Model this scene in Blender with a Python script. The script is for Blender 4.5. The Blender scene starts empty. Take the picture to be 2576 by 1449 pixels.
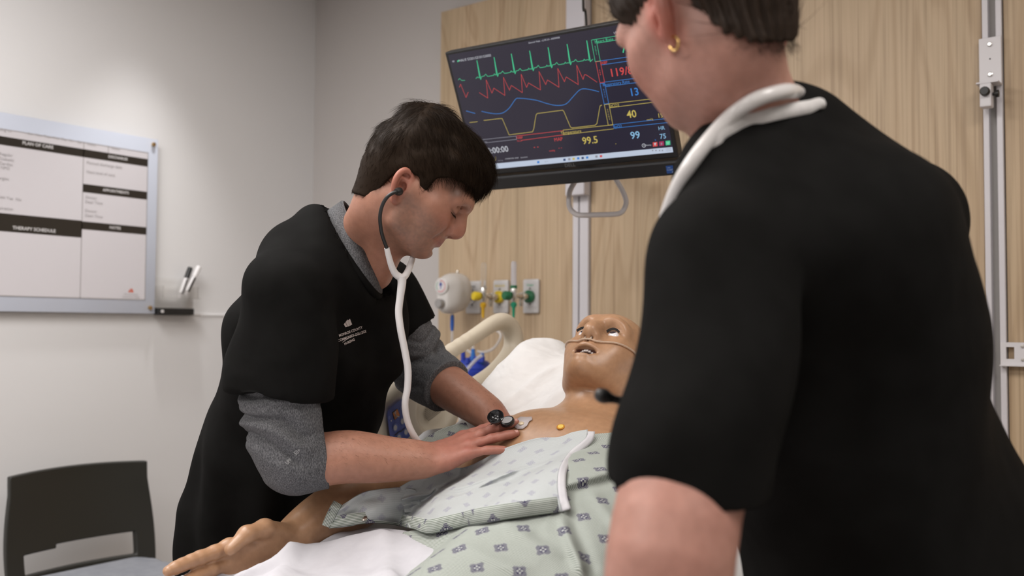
import bpy, bmesh, math, random
import numpy as np
from mathutils import Vector, Matrix
random.seed(7); rng = np.random.default_rng(7)
S = bpy.context.scene
COL = S.collection
PI = math.pi
# ------------------------------------------------------------ camera
W, H, FPX = 2576, 1449, 2361.0
yaw, pit, rol = math.radians(37.5), math.radians(2.3), math.radians(.35)
CAM = np.array([0, 0, 1.33])
FW = np.array([-math.sin(yaw)*math.cos(pit), math.cos(yaw)*math.cos(pit), math.sin(pit)])
_r = np.array([math.cos(yaw), math.sin(yaw), 0.]); _u = np.cross(_r, FW)
RT = _r*math.cos(rol)+_u*math.sin(rol); UP = _u*math.cos(rol)-_r*math.sin(rol)
cd = bpy.data.cameras.new('camera'); cam = bpy.data.objects.new('camera', cd); COL.objects.link(cam)
cam.matrix_world = Matrix(((RT[0], UP[0], -FW[0], CAM[0]), (RT[1], UP[1], -FW[1], CAM[1]), (RT[2], UP[2], -FW[2], CAM[2]), (0, 0, 0, 1)))
cd.sensor_width = 36; cd.lens = FPX/W*36; cd.clip_start = .05
cd.dof.use_dof = True; cd.dof.focus_distance = 1.66; cd.dof.aperture_fstop = 3.4
S.camera = cam
# ------------------------------------------------------------ world, lights, exposure
wd = bpy.data.worlds.new('world'); S.world = wd; wd.use_nodes = True
wd.node_tree.nodes['Background'].inputs[0].default_value = (.95, .97, 1, 1)
wd.node_tree.nodes['Background'].inputs[1].default_value = .05
def area(name, loc, size, power, col=(1, .95, .9), tgt=None, spread=180):
    l = bpy.data.lights.new(name, 'AREA'); l.shape = 'RECTANGLE'; l.size, l.size_y = size
    l.energy = power; l.color = col; l.spread = math.radians(spread)
    o = bpy.data.objects.new(name, l); COL.objects.link(o); o.location = loc
    if tgt is not None:
        o.rotation_euler = (Vector(tgt)-Vector(loc)).to_track_quat('-Z', 'Y').to_euler()
    return o
LIGHTS = [
    ('unseen_panel', (-1.2, .55, 2.685), (1.15, .6), 19, (1, .95, .905)),
    ('unseen_panel', (.6, .9, 2.685), (1.15, .6), 22, (1, .95, .91)),
    ('unseen_panel', (-1.4, -1.3, 2.685), (1.15, .6), 42, (1, .96, .93)),  # added fill from behind the camera, softens the shaded sides
    ('unseen_panel', (.9, -1.7, 2.685), (1.15, .6), 24, (1, .96, .93)),  # second added fill behind the camera, out of view
    ('wall_fill', (-2.05, .75, 2.685), (.6, .9), 22, (1, .985, .98)),  # added wide fill that brightens the upper left wall, no visible fitting
]
sl_ = bpy.data.lights.new('wall_spot', 'SPOT'); sl_.energy = 42; sl_.spot_size = math.radians(66); sl_.spot_blend = 1; sl_.shadow_soft_size = .05; sl_.color = (1, .985, .97)
so_ = bpy.data.objects.new('wall_spot', sl_); COL.objects.link(so_); so_.location = (-2.76, 1.78, 2.69)
for n, l, s, p, c, *sp in LIGHTS: area(n, l, s, p, c, spread=sp[0] if sp else 180)
vs = S.view_settings
vs.view_transform = 'Standard'; vs.look = 'None'; vs.exposure = 0.1; vs.gamma = 1.0; vs.use_curve_mapping = False
# ------------------------------------------------------------ helpers
def at(x, y, d): return CAM+d*(FW+RT*(x-1288)/FPX-UP*(y-724.5)/FPX)
def tag(o, label=None, cat=None, group=None, kind=None):
    if label: o['label'] = label
    if cat: o['category'] = cat
    if group: o['group'] = group
    if kind: o['kind'] = kind
    return o
def empty(name, loc=(0, 0, 0), label=None, cat=None, group=None):
    o = bpy.data.objects.new(name, None); COL.objects.link(o); o.location = loc; o.empty_display_size = .05
    return tag(o, label, cat, group)
def link(name, me, mats, parent=None, smooth=True):
    o = bpy.data.objects.new(name, me); COL.objects.link(o)
    for m in (mats if isinstance(mats, (list, tuple)) else [mats]): me.materials.append(m)
    if smooth and len(me.polygons): me.polygons.foreach_set('use_smooth', np.ones(len(me.polygons), dtype=bool))
    if parent:
        o.parent = parent
        o.matrix_parent_inverse = Matrix.LocRotScale(parent.location, parent.rotation_euler, None).inverted() if not parent.parent else (parent_world(parent)).inverted()
    return o
def parent_world(o):
    m = Matrix.LocRotScale(o.location, o.rotation_euler, o.scale)
    if o.parent: return parent_world(o.parent) @ o.matrix_parent_inverse @ m
    return m
def mesh(name, v, f, mats, parent=None, smooth=True, tint=None, uv=None, midx=None):
    me = bpy.data.meshes.new(name)
    v = np.asarray(v, dtype=np.float64)
    f = f.tolist() if isinstance(f, np.ndarray) else f
    me.from_pydata(v.tolist(), [], f); me.update()
    if tint is not None:
        a = me.attributes.new('tint', 'FLOAT_COLOR', 'POINT')
        t = np.ones((len(v), 4), dtype=np.float32); t[:, :3] = tint; a.data.foreach_set('color', t.ravel())
    if uv is not None:
        l = me.uv_layers.new(name='UVMap')
        li = np.empty(len(me.loops), dtype=np.int32); me.loops.foreach_get('vertex_index', li)
        l.data.foreach_set('uv', np.asarray(uv, dtype=np.float32)[li].ravel())
    if midx is not None: me.polygons.foreach_set('material_index', np.asarray(midx, dtype=np.int32))
    return link(name, me, mats, parent, smooth)
class MB:
    """collects shapes into one mesh"""
    def __init__(s): s.v = []; s.f = []; s.m = []
    def add(s, v, f, mi=0):
        o = len(s.v); s.v += [tuple(map(float, p)) for p in v]; s.f += [tuple(int(i)+o for i in q) for q in f]; s.m += [mi]*len(f); return s
    def box(s, lo, hi, mi=0, M=None, bev=0.0):
        lo = np.array(lo, float); hi = np.array(hi, float)
        if bev > 0:
            b = bev; c = (lo+hi)/2; e = (hi-lo)/2; b = min(b, e.min()*.95)
            bm = bmesh.new(); bmesh.ops.create_cube(bm, size=2)
            for q in bm.verts: q.co = Vector((q.co.x*e[0], q.co.y*e[1], q.co.z*e[2]))
            bmesh.ops.bevel(bm, geom=bm.edges[:], offset=b, segments=2, profile=.5, affect='EDGES')
            v = [np.array(q.co)+c for q in bm.verts]; bm.verts.index_update()
            f = [[q.index for q in p.verts] for p in bm.faces]; bm.free()
        else:
            v = [np.array((x, y, z)) for x in (lo[0], hi[0]) for y in (lo[1], hi[1]) for z in (lo[2], hi[2])]
            f = [(0, 1, 3, 2), (4, 6, 7, 5), (0, 4, 5, 1), (2, 3, 7, 6), (0, 2, 6, 4), (1, 5, 7, 3)]
        if M is not None: v = [np.array(M @ Vector(p)) for p in v]
        return s.add(v, f, mi)
    def tube(s, pts, r, n=10, mi=0, cap=True, flat=None):
        pts = np.array(pts, float); k = len(pts); r = np.broadcast_to(np.array(r, float), (k,))
        t = np.gradient(pts, axis=0); t /= np.linalg.norm(t, axis=1)[:, None]+1e-12
        a = np.array([0, 0, 1.]) if abs(t[0][2]) < .9 else np.array([1., 0, 0])
        n1 = np.cross(t[0], a); n1 /= np.linalg.norm(n1); vs_ = []
        for i in range(k):
            n1 = n1-t[i]*(n1@t[i]); n1 /= np.linalg.norm(n1); n2 = np.cross(t[i], n1)
            for j in range(n):
                an = 2*PI*j/n; q = (n1*math.cos(an)+n2*math.sin(an))*r[i]
                if flat is not None:
                    fd = np.array(flat[:3]); q = q-fd*(q@fd)*(1-flat[3])
                vs_.append(pts[i]+q)
        f = [(i*n+j, i*n+(j+1) % n, (i+1)*n+(j+1) % n, (i+1)*n+j) for i in range(k-1) for j in range(n)]
        if cap: f += [tuple(range(n-1, -1, -1)), tuple((k-1)*n+j for j in range(n))]
        return s.add(vs_, f, mi)
    def lathe(s, prof, o, ax, n=24, mi=0):
        """prof: (radius, height) list along axis ax from origin o"""
        ax = np.array(ax, float); ax /= np.linalg.norm(ax); a = np.array([0, 0, 1.]) if abs(ax[2]) < .9 else np.array([1., 0, 0])
        e1 = np.cross(ax, a); e1 /= np.linalg.norm(e1); e2 = np.cross(ax, e1); o = np.array(o, float)
        v = [o+ax*h+(e1*math.cos(2*PI*j/n)+e2*math.sin(2*PI*j/n))*max(r, 1e-5) for r, h in prof for j in range(n)]
        k = len(prof)
        f = [(i*n+j, i*n+(j+1) % n, (i+1)*n+(j+1) % n, (i+1)*n+j) for i in range(k-1) for j in range(n)]
        f += [tuple(range(n-1, -1, -1)), tuple((k-1)*n+j for j in range(n))]
        return s.add(v, f, mi)
    def build(s, name, mats, parent=None, smooth=False):
        o = mesh(name, s.v, s.f, mats, parent, False, midx=s.m)
        if smooth: auto_smooth(o, 40)
        return o
def auto_smooth(o, deg):
    me = o.data; me.polygons.foreach_set('use_smooth', np.ones(len(me.polygons), dtype=bool))
    bm = bmesh.new(); bm.from_mesh(me); lim = math.radians(deg)
    for e in bm.edges:
        if len(e.link_faces) == 2 and e.calc_face_angle(0) > lim: e.smooth = False
    bm.to_mesh(me); bm.free()
def spline(pts, n=8, closed=False):
    p = np.array(pts, float); k = len(p); out = []
    for i in range(k if closed else k-1):
        g = (lambda j: p[j % k]) if closed else (lambda j: p[min(max(j, 0), k-1)])
        a, b, c, d = g(i-1), g(i), g(i+1), g(i+2)
        for t in np.linspace(0, 1, n, endpoint=False):
            out.append(.5*(2*b+(c-a)*t+(2*a-5*b+4*c-d)*t*t+(3*b-a-3*c+d)*t**3))
    if not closed: out.append(p[-1])
    return np.array(out)
def text_mesh(txt, size, align='CENTER', bold=0.0, extrude=0.0, space=1.0):
    """flat lettering -> (verts, faces) in its own plane, built from the built-in font"""
    c = bpy.data.curves.new('t', 'FONT'); c.body = txt; c.size = size; c.align_x = align; c.align_y = 'CENTER'
    c.offset = bold; c.extrude = extrude; c.resolution_u = 2; c.space_character = space
    o = bpy.data.objects.new('t', c); COL.objects.link(o)
    dg = bpy.context.evaluated_depsgraph_get(); dg.update(); me = o.evaluated_get(dg).to_mesh()
    v = [tuple(q.co) for q in me.vertices]; f = [tuple(q.vertices) for q in me.polygons]
    o.evaluated_get(dg).to_mesh_clear(); bpy.data.objects.remove(o); bpy.data.curves.remove(c)
    return np.array(v).reshape(-1, 3), f
# ------------------------------------------------------------ signed distance sculpting
class SDF:
    def __init__(s, lo, hi, h):
        s.lo = np.array(lo, float); s.h = h; s.n = np.ceil((np.array(hi, float)-s.lo)/h).astype(int)+1
        s.F = np.full(s.n, .5, np.float32)
        s.ax = [(s.lo[i]+h*np.arange(s.n[i])).astype(np.float32) for i in range(3)]
    def _sl(s, lo, hi):
        a = np.clip(np.floor((np.array(lo)-s.lo)/s.h).astype(int), 0, s.n); b = np.clip(np.ceil((np.array(hi)-s.lo)/s.h).astype(int)+1, 0, s.n)
        return tuple(slice(i, j) for i, j in zip(a, b))
    def _g(s, sl): return s.ax[0][sl[0]][:, None, None], s.ax[1][sl[1]][None, :, None], s.ax[2][sl[2]][None, None, :]
    def _put(s, sl, d, k, mode):
        f = s.F[sl]
        if f.size == 0: return
        if mode < 0: f, d = -f, d
        if k > 0:
            hh = np.maximum(k-np.abs(f-d), 0)/k; r = np.minimum(f, d)-hh*hh*k*.25
        else: r = np.minimum(f, d)
        s.F[sl] = r if mode > 0 else -r
    def ell(s, c, r, k=.01, rot=None, mode=1):
        c = np.array(c, float); r = np.broadcast_to(np.array(r, float), (3,)); m = r.max()+k+s.h*4
        sl = s._sl(c-m, c+m); X, Y, Z = s._g(sl); x, y, z = X-c[0], Y-c[1], Z-c[2]
        if rot is not None:
            R = np.array(rot, float); x, y, z = (R[0, 0]*x+R[1, 0]*y+R[2, 0]*z, R[0, 1]*x+R[1, 1]*y+R[2, 1]*z, R[0, 2]*x+R[1, 2]*y+R[2, 2]*z)
        k0 = np.sqrt((x/r[0])**2+(y/r[1])**2+(z/r[2])**2); k1 = np.sqrt((x/r[0]**2)**2+(y/r[1]**2)**2+(z/r[2]**2)**2)+1e-9
        s._put(sl, k0*(k0-1)/k1, k, mode); return s
    def cone(s, a, b, ra, rb, k=.01, mode=1, ax=None, sx=1.0):
        a = np.array(a, float); b = np.array(b, float); m = max(ra, rb)*max(1, sx)+k+s.h*4
        sl = s._sl(np.minimum(a, b)-m, np.maximum(a, b)+m); X, Y, Z = s._g(sl)
        ba = b-a; L = ba@ba+1e-12; x, y, z = X-a[0], Y-a[1], Z-a[2]
        t = np.clip((x*ba[0]+y*ba[1]+z*ba[2])/L, 0, 1); x = x-t*ba[0]; y = y-t*ba[1]; z = z-t*ba[2]
        if ax is not None:
            ax = np.array(ax, float); ax = ax/np.linalg.norm(ax); q = (x*ax[0]+y*ax[1]+z*ax[2])*(1/sx-1)
            x = x+ax[0]*q; y = y+ax[1]*q; z = z+ax[2]*q
        s._put(sl, (np.sqrt(x*x+y*y+z*z)-(ra+(rb-ra)*t))*min(1., sx), k, mode); return s
    def chain(s, pts, rad, k=.01, mode=1, n=6, ax=None, sx=1.0):
        p = spline(np.c_[np.array(pts, float), np.array(rad, float)], n)
        for i in range(len(p)-1): s.cone(p[i, :3], p[i+1, :3], p[i, 3], p[i+1, 3], k, mode, ax, sx)
        return s
    def cut(s, o, n, k=.0):
        """remove everything on the +n side of the plane through o"""
        n = np.array(n, float); n /= np.linalg.norm(n); sl = tuple(slice(0, i) for i in s.n); X, Y, Z = s._g(sl)
        d = -((X-o[0])*n[0]+(Y-o[1])*n[1]+(Z-o[2])*n[2]); s._put(sl, d+0*s.F, k, -1); return s
    def field(s, fn):
        X, Y, Z = s._g(tuple(slice(0, i) for i in s.n)); s.F = fn(X, Y, Z, s.F).astype(np.float32); return s
    def mesh(s, smooth=1):
        F = s.F; I = F < 0; n = s.n
        c = [np.ascontiguousarray(I[i:n[0]-1+i, j:n[1]-1+j, k:n[2]-1+k]) for i in (0, 1) for j in (0, 1) for k in (0, 1)]
        sm = sum(q.astype(np.int8) for q in c); act = np.argwhere((sm > 0) & (sm < 8))
        idx = np.full((n[0]-1, n[1]-1, n[2]-1), -1, np.int32); idx[tuple(act.T)] = np.arange(len(act))
        acc = np.zeros((len(act), 3)); cnt = np.zeros(len(act))
        offs = [np.array((i, j, k)) for i in (0, 1) for j in (0, 1) for k in (0, 1)]
        val = [F[tuple((act+o).T)] for o in offs]
        for a in range(8):
            for b in range(a+1, 8):
                if abs(offs[a]-offs[b]).sum() != 1: continue
                m = (val[a] < 0) != (val[b] < 0)
                t = val[a][m]/(val[a][m]-val[b][m]); acc[m] += offs[a]+t[:, None]*(offs[b]-offs[a]); cnt[m] += 1
        v = (act+acc/cnt[:, None])*s.h+s.lo; fs = []
        for ax in range(3):
            o1, o2 = [(1, 2), (2, 0), (0, 1)][ax]; d = np.zeros(3, int); d[ax] = 1
            sl0 = [slice(None)]*3; sl1 = [slice(None)]*3; sl0[ax] = slice(0, -1); sl1[ax] = slice(1, None)
            e = np.argwhere(I[tuple(sl0)] != I[tuple(sl1)])
            ok = (e[:, o1] > 0) & (e[:, o2] > 0) & (e[:, o1] < n[o1]-1) & (e[:, o2] < n[o2]-1); e = e[ok]
            A = np.zeros(3, int); A[o1] = 1; B = np.zeros(3, int); B[o2] = 1
            q = np.stack([idx[tuple((e-A-B).T)], idx[tuple((e-B).T)], idx[tuple(e.T)], idx[tuple((e-A).T)]], 1)
            fl = ~I[tuple(e.T)]; q[fl] = q[fl][:, ::-1]; fs.append(q[(q >= 0).all(1)])
        f = np.concatenate(fs)
        for _ in range(smooth): v = relax(v, f, .5)
        return v, f
    def value(s, p):
        q = (np.asarray(p)-s.lo)/s.h; i = np.clip(np.floor(q).astype(int), 0, s.n-2); t = q-i; r = 0
        for a in (0, 1):
            for b in (0, 1):
                for c in (0, 1):
                    w = (t[:, 0] if a else 1-t[:, 0])*(t[:, 1] if b else 1-t[:, 1])*(t[:, 2] if c else 1-t[:, 2])
                    r = r+w*s.F[i[:, 0]+a, i[:, 1]+b, i[:, 2]+c]
        return r
def relax(v, f, w):
    acc = np.zeros_like(v); cnt = np.zeros(len(v))
    for i in range(4):
        for j in ((i+1) % 4, (i+3) % 4):
            for c in range(3): acc[:, c] += np.bincount(f[:, i], v[f[:, j], c], len(v))
            cnt += np.bincount(f[:, i], minlength=len(v))
    return v*(1-w)+w*acc/np.maximum(cnt, 1)[:, None]
def rot(ax, deg): return np.array(Matrix.Rotation(math.radians(deg), 3, ax))
def sstep(a, b, x):
    t = np.clip((x-a)/(b-a), 0, 1); return t*t*(3-2*t)
def gauss(d2, s): return np.exp(-d2/(s*s))
def vnoise(p, f, seed=0):
    """smooth value noise on points (n,3), about -1..1"""
    q = np.asarray(p)*f+seed*17.3; i = np.floor(q).astype(np.int64); t = q-i; t = t*t*(3-2*t); r = 0
    def hsh(a, b, c):
        n = (a*73856093) ^ (b*19349663) ^ (c*83492791); n = (n ^ (n >> 13))*1274126177; return ((n ^ (n >> 16)) & 0xffff)/32767.5-1
    for a in (0, 1):
        for b in (0, 1):
            for c in (0, 1):
                w = (t[:, 0] if a else 1-t[:, 0])*(t[:, 1] if b else 1-t[:, 1])*(t[:, 2] if c else 1-t[:, 2])
                r = r+w*hsh(i[:, 0]+a, i[:, 1]+b, i[:, 2]+c)
    return r
def normals(v, f):
    n = np.zeros_like(v); fn = np.cross(v[f[:, 2]]-v[f[:, 0]], v[f[:, 3]]-v[f[:, 1]])
    for i in range(4):
        for c in range(3): n[:, c] += np.bincount(f[:, i], fn[:, c], len(v))
    return n/(np.linalg.norm(n, axis=1)[:, None]+1e-12)
# ------------------------------------------------------------ materials
MAT = {}
def mat(name, col=(.8, .8, .8), rough=.5, metal=0, spec=.5, **kw):
    m = bpy.data.materials.new(name); m.use_nodes = True; b = m.node_tree.nodes['Principled BSDF']
    b.inputs['Base Color'].default_value = (*col, 1); b.inputs['Roughness'].default_value = rough
    b.inputs['Metallic'].default_value = metal; b.inputs['Specular IOR Level'].default_value = spec
    for k, v in kw.items(): b.inputs[k.replace('_', ' ')].default_value = v
    MAT[name] = m; return m
def nd(m, t, **kw):
    n = m.node_tree.nodes.new(t)
    for k, v in kw.items():
        if k.startswith('i_'): n.inputs[k[2:].replace('_', ' ')].default_value = v
        else: setattr(n, k, v)
    return n
def lk(m, a, b): m.node_tree.links.new(a, b)
def bsdf(m): return m.node_tree.nodes['Principled BSDF']
def ramp(m, stops):
    r = nd(m, 'ShaderNodeValToRGB'); e = r.color_ramp.elements
    while len(e) < len(stops): e.new(.5)
    for q, (p, c) in zip(e, stops): q.position = p; q.color = (*c, 1)
    return r
def bump_noise(m, scale, strength, dist=.002, detail=4, coord='Object', stretch=(1, 1, 1)):
    tc = nd(m, 'ShaderNodeTexCoord'); mp = nd(m, 'ShaderNodeMapping'); mp.inputs['Scale'].default_value = stretch
    nz = nd(m, 'ShaderNodeTexNoise', i_Scale=scale, i_Detail=detail); bp = nd(m, 'ShaderNodeBump', i_Strength=strength, i_Distance=dist)
    lk(m, tc.outputs[coord], mp.inputs[0]); lk(m, mp.outputs[0], nz.inputs['Vector']); lk(m, nz.outputs[0], bp.inputs['Height'])
    lk(m, bp.outputs[0], bsdf(m).inputs['Normal']); return nz
def vary(m, c1, c2, scale, detail=3, lo=.35, hi=.65, stretch=(1, 1, 1), coord='Object'):
    tc = nd(m, 'ShaderNodeTexCoord'); mp = nd(m, 'ShaderNodeMapping'); mp.inputs['Scale'].default_value = stretch
    nz = nd(m, 'ShaderNodeTexNoise', i_Scale=scale, i_Detail=detail); r = ramp(m, [(lo, c1), (hi, c2)])
    lk(m, tc.outputs[coord], mp.inputs[0]); lk(m, mp.outputs[0], nz.inputs['Vector']); lk(m, nz.outputs[0], r.inputs[0])
    lk(m, r.outputs[0], bsdf(m).inputs['Base Color']); return r
def tinted(m):
    a = nd(m, 'ShaderNodeAttribute', attribute_name='tint'); lk(m, a.outputs['Color'], bsdf(m).inputs['Base Color']); return a
def skin(name, rough=.5, sss=.12, bump=.25):
    m = mat(name, rough=rough); a = tinted(m); b = bsdf(m)
    b.inputs['Subsurface Weight'].default_value = sss; b.inputs['Subsurface Radius'].default_value = (1, .35, .2); b.inputs['Subsurface Scale'].default_value = .006
    tc = nd(m, 'ShaderNodeTexCoord'); n1 = nd(m, 'ShaderNodeTexNoise', i_Scale=90, i_Detail=4); r = ramp(m, [(.3, (.90, .86, .84)), (.7, (1.06, 1.04, 1.03))])
    mx = nd(m, 'ShaderNodeMix', data_type='RGBA', blend_type='MULTIPLY'); mx.inputs[0].default_value = 1
    lk(m, tc.outputs['Object'], n1.inputs['Vector']); lk(m, n1.outputs[0], r.inputs[0]); lk(m, a.outputs['Color'], mx.inputs[6]); lk(m, r.outputs[0], mx.inputs[7]); lk(m, mx.outputs[2], b.inputs['Base Color'])
    n2 = nd(m, 'ShaderNodeTexNoise', i_Scale=700, i_Detail=2); bp = nd(m, 'ShaderNodeBump', i_Strength=bump, i_Distance=.0006)
    lk(m, tc.outputs['Object'], n2.inputs['Vector']); lk(m, n2.outputs[0], bp.inputs['Height']); lk(m, bp.outputs[0], b.inputs['Normal']); return m
def cloth(name, c1, c2, scale=60, rough=.9, bump=.4, big=None, dist=.0015):
    m = mat(name, c1, rough, spec=.2); vary(m, c1, c2, scale); b = bsdf(m)
    tc = nd(m, 'ShaderNodeTexCoord'); n = nd(m, 'ShaderNodeTexNoise', i_Scale=big or 9, i_Detail=3, i_Distortion=.6); bp = nd(m, 'ShaderNodeBump', i_Strength=bump, i_Distance=dist*6)
    n2 = nd(m, 'ShaderNodeTexNoise', i_Scale=900, i_Detail=1); b2 = nd(m, 'ShaderNodeBump', i_Strength=.15, i_Distance=.0006)
    lk(m, tc.outputs['Object'], n.inputs['Vector']); lk(m, n.outputs[0], bp.inputs['Height']); lk(m, tc.outputs['Object'], n2.inputs['Vector']); lk(m, n2.outputs[0], b2.inputs['Height'])
    lk(m, bp.outputs[0], b2.inputs['Normal']); lk(m, b2.outputs[0], b.inputs['Normal']); return m
WHITE_PLASTIC = mat('white_plastic', (.72, .70, .70), .35)
BLACK_PLASTIC = mat('black_plastic', (.012, .012, .012), .4)
CREAM_PLASTIC = mat('cream_plastic', (.60, .53, .42), .38)
CHROME = mat('chrome', (.75, .74, .72), .18, 1)
BRASS = mat('brass', (.55, .38, .18), .28, 1)
CLEAR = mat('clear_plastic', (.95, .96, .97), .06, Transmission_Weight=.95, IOR=1.3)
WHITE_PAINT = mat('white_powder_coat', (.66, .64, .66), .38)
# ------------------------------------------------------------ room shell
WALL = mat('painted_wall', (.71, .70, .70), .75); bump_noise(WALL, 260, .06, .001)
WALLB = mat('grey_painted_wall', (.52, .49, .475), .8); bump_noise(WALLB, 260, .06, .001)
CEIL = mat('ceiling_tile', (.78, .78, .77), .9); bump_noise(CEIL, 120, .2, .002)
FLOOR = mat('vinyl_floor', (.36, .32, .28), .45); vary(FLOOR, (.33, .30, .27), (.40, .36, .32), 14)
LX, BY, RX, FY, CZ = -3.05, 2.6, 2.6, -3.2, 2.72
def shell(name, lo, hi, m):
    o = MB().box(lo, hi).build(name, m); o['kind'] = 'structure'; return o
shell('floor', (LX-.1, FY-.1, -.08), (RX+.1, BY+.1, 0), FLOOR)
shell('ceiling', (LX-.1, FY-.1, CZ), (RX+.1, BY+.1, CZ+.08), CEIL)
shell('wall_left', (LX-.1, FY-.1, 0), (LX, BY+.1, CZ), WALL)
shell('wall_back', (LX, BY, 0), (RX+.1, BY+.1, CZ), WALLB)
shell('wall_right', (RX, FY-.1, 0), (RX+.1, BY, CZ), WALL)
shell('wall_front', (LX, FY-.1, 0), (RX, FY, CZ), WALL)
WAIN = mat('wall_protection_sheet', (.68, .67, .67), .5)
t = MB().box((LX, FY, .1), (LX+.006, BY, 1.357)).box((LX, FY, 1.357), (LX+.009, BY, 1.368), bev=.003)
o = t.build('trim_1', WAIN); o['kind'] = 'structure'; o['label'] = 'pale wall protection sheet with a raised top edge along the lower white wall'
shell('baseboard_left', (LX+.006, FY, 0), (LX+.018, BY, .1), mat('rubber_base', (.2, .19, .18), .6))
shell('baseboard_back', (LX+.018, BY-.012, 0), (-2.3, BY, .1), MAT['rubber_base'])
# oak laminate headwall panels, one each side of the wall channels
def wood_mat(name, seed):
    m = mat(name, (.5, .37, .25), .42, spec=.35); b = bsdf(m)
    tc = nd(m, 'ShaderNodeTexCoord'); mp = nd(m, 'ShaderNodeMapping'); mp.inputs['Location'].default_value = (seed*3.1, seed, seed*1.7); mp.inputs['Scale'].default_value = (1, 1, .16)
    lk(m, tc.outputs['Object'], mp.inputs[0])
    big = nd(m, 'ShaderNodeTexNoise', i_Scale=2.6, i_Detail=2, i_Distortion=.9); lk(m, mp.outputs[0], big.inputs['Vector'])
    ms = nd(m, 'ShaderNodeMath', operation='MULTIPLY'); ms.inputs[1].default_value = 70; lk(m, big.outputs[0], ms.inputs[0])
    sn = nd(m, 'ShaderNodeMath', operation='SINE'); lk(m, ms.outputs[0], sn.inputs[0])
    r1 = ramp(m, [(0, (.52, .405, .29)), (.55, (.54, .42, .30)), (.85, (.52, .40, .285)), (1, (.47, .355, .245))])
    ad = nd(m, 'ShaderNodeMapRange', i_From_Min=-1, i_From_Max=1); lk(m, sn.outputs[0], ad.inputs[0]); lk(m, ad.outputs[0], r1.inputs[0])
    m2 = nd(m, 'ShaderNodeMapping'); m2.inputs['Scale'].default_value = (1, 1, .012); lk(m, tc.outputs['Object'], m2.inputs[0])
    fi = nd(m, 'ShaderNodeTexNoise', i_Scale=190, i_Detail=4); lk(m, m2.outputs[0], fi.inputs['Vector'])
    r2 = ramp(m, [(.3, (.76, .71, .64)), (.5, (.96, .93, .86)), (.75, (1.04, 1.01, .95))]); lk(m, fi.outputs[0], r2.inputs[0])
    lo = nd(m, 'ShaderNodeTexNoise', i_Scale=9, i_Detail=2); lk(m, m2.outputs[0], lo.inputs['Vector']); r3 = ramp(m, [(.3, (.92, .92, .90)), (.7, (1.06, 1.05, 1.05))]); lk(m, lo.outputs[0], r3.inputs[0])
    x1 = nd(m, 'ShaderNodeMix', data_type='RGBA', blend_type='MULTIPLY'); x1.inputs[0].default_value = 1; lk(m, r1.outputs[0], x1.inputs[6]); lk(m, r2.outputs[0], x1.inputs[7])
    x2 = nd(m, 'ShaderNodeMix', data_type='RGBA', blend_type='MULTIPLY'); x2.inputs[0].default_value = 1; lk(m, x1.outputs[2], x2.inputs[6]); lk(m, r3.outputs[0], x2.inputs[7])
    lk(m, x2.outputs[2], b.inputs['Base Color'])
    bp = nd(m, 'ShaderNodeBump', i_Strength=.12, i_Distance=.0008); lk(m, fi.outputs[0], bp.inputs['Height']); lk(m, bp.outputs[0], b.inputs['Normal'])
    return m
PF = 2.55                    # front face of the headwall
for i, (a, b, lab) in enumerate([(-2.295, -1.702, 'pale oak laminate wall panel behind the gas outlets'), (-1.638, -.482, 'wide oak laminate wall panel between the two vertical channels'), (-.434, .9, 'oak laminate wall panel right of the rail with black knobs')]):
    o = MB().box((a, PF, .02), (b, BY, 2.485), bev=.0015).build('wood_panel', wood_mat('oak_laminate_%d' % i, i*2.3+1), bpy.data.objects['wall_back']); o['label'] = lab
# vertical aluminium channels let into the headwall
CHAN = mat('channel_white', (.62, .60, .63), .35); SLOT = mat('channel_slot', (.22, .21, .20), .5); GREY = mat('channel_grey', (.40, .385, .37), .5)
def channel(x0, x1, lab, slot):
    r = empty('wall_channel', ((x0+x1)/2, PF, 0), lab, 'rail')
    w = x1-x0; f = .36 if slot == SLOT else .31
    a, b = (x0+w*f, x0+w*(f+.08)) if slot == SLOT else (x0+w*f, x1-w*f)
    MB().box((x0, PF-.012, .3), (a, BY, 2.62), bev=.002).build('flange', CHAN, r)
    MB().box((b, PF-.012, .3), (x1, BY, 2.62), bev=.002).build('flange', CHAN, r)
    MB().box((a, PF+.012, .3), (b, BY, 2.62)).build('slot_back', slot, r)
    return r
channel(-1.700, -1.640, 'slim white wall channel with a dark slot behind the monitor', SLOT)
channel(-.480, -.436, 'white wall channel with a grey centre on the right, carrying the pole clamp', GREY)
def onp(x, y, ax, val):
    v = FW+RT*(x-1288)/FPX-UP*(y-724.5)/FPX; d = (val-CAM[ax])/v[ax]; return CAM+d*v
def emis(name, col, s):
    m = mat(name, (.01, .01, .01), .3); b = bsdf(m); b.inputs['Emission Color'].default_value = (*col, 1); b.inputs['Emission Strength'].default_value = s; return m
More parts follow.
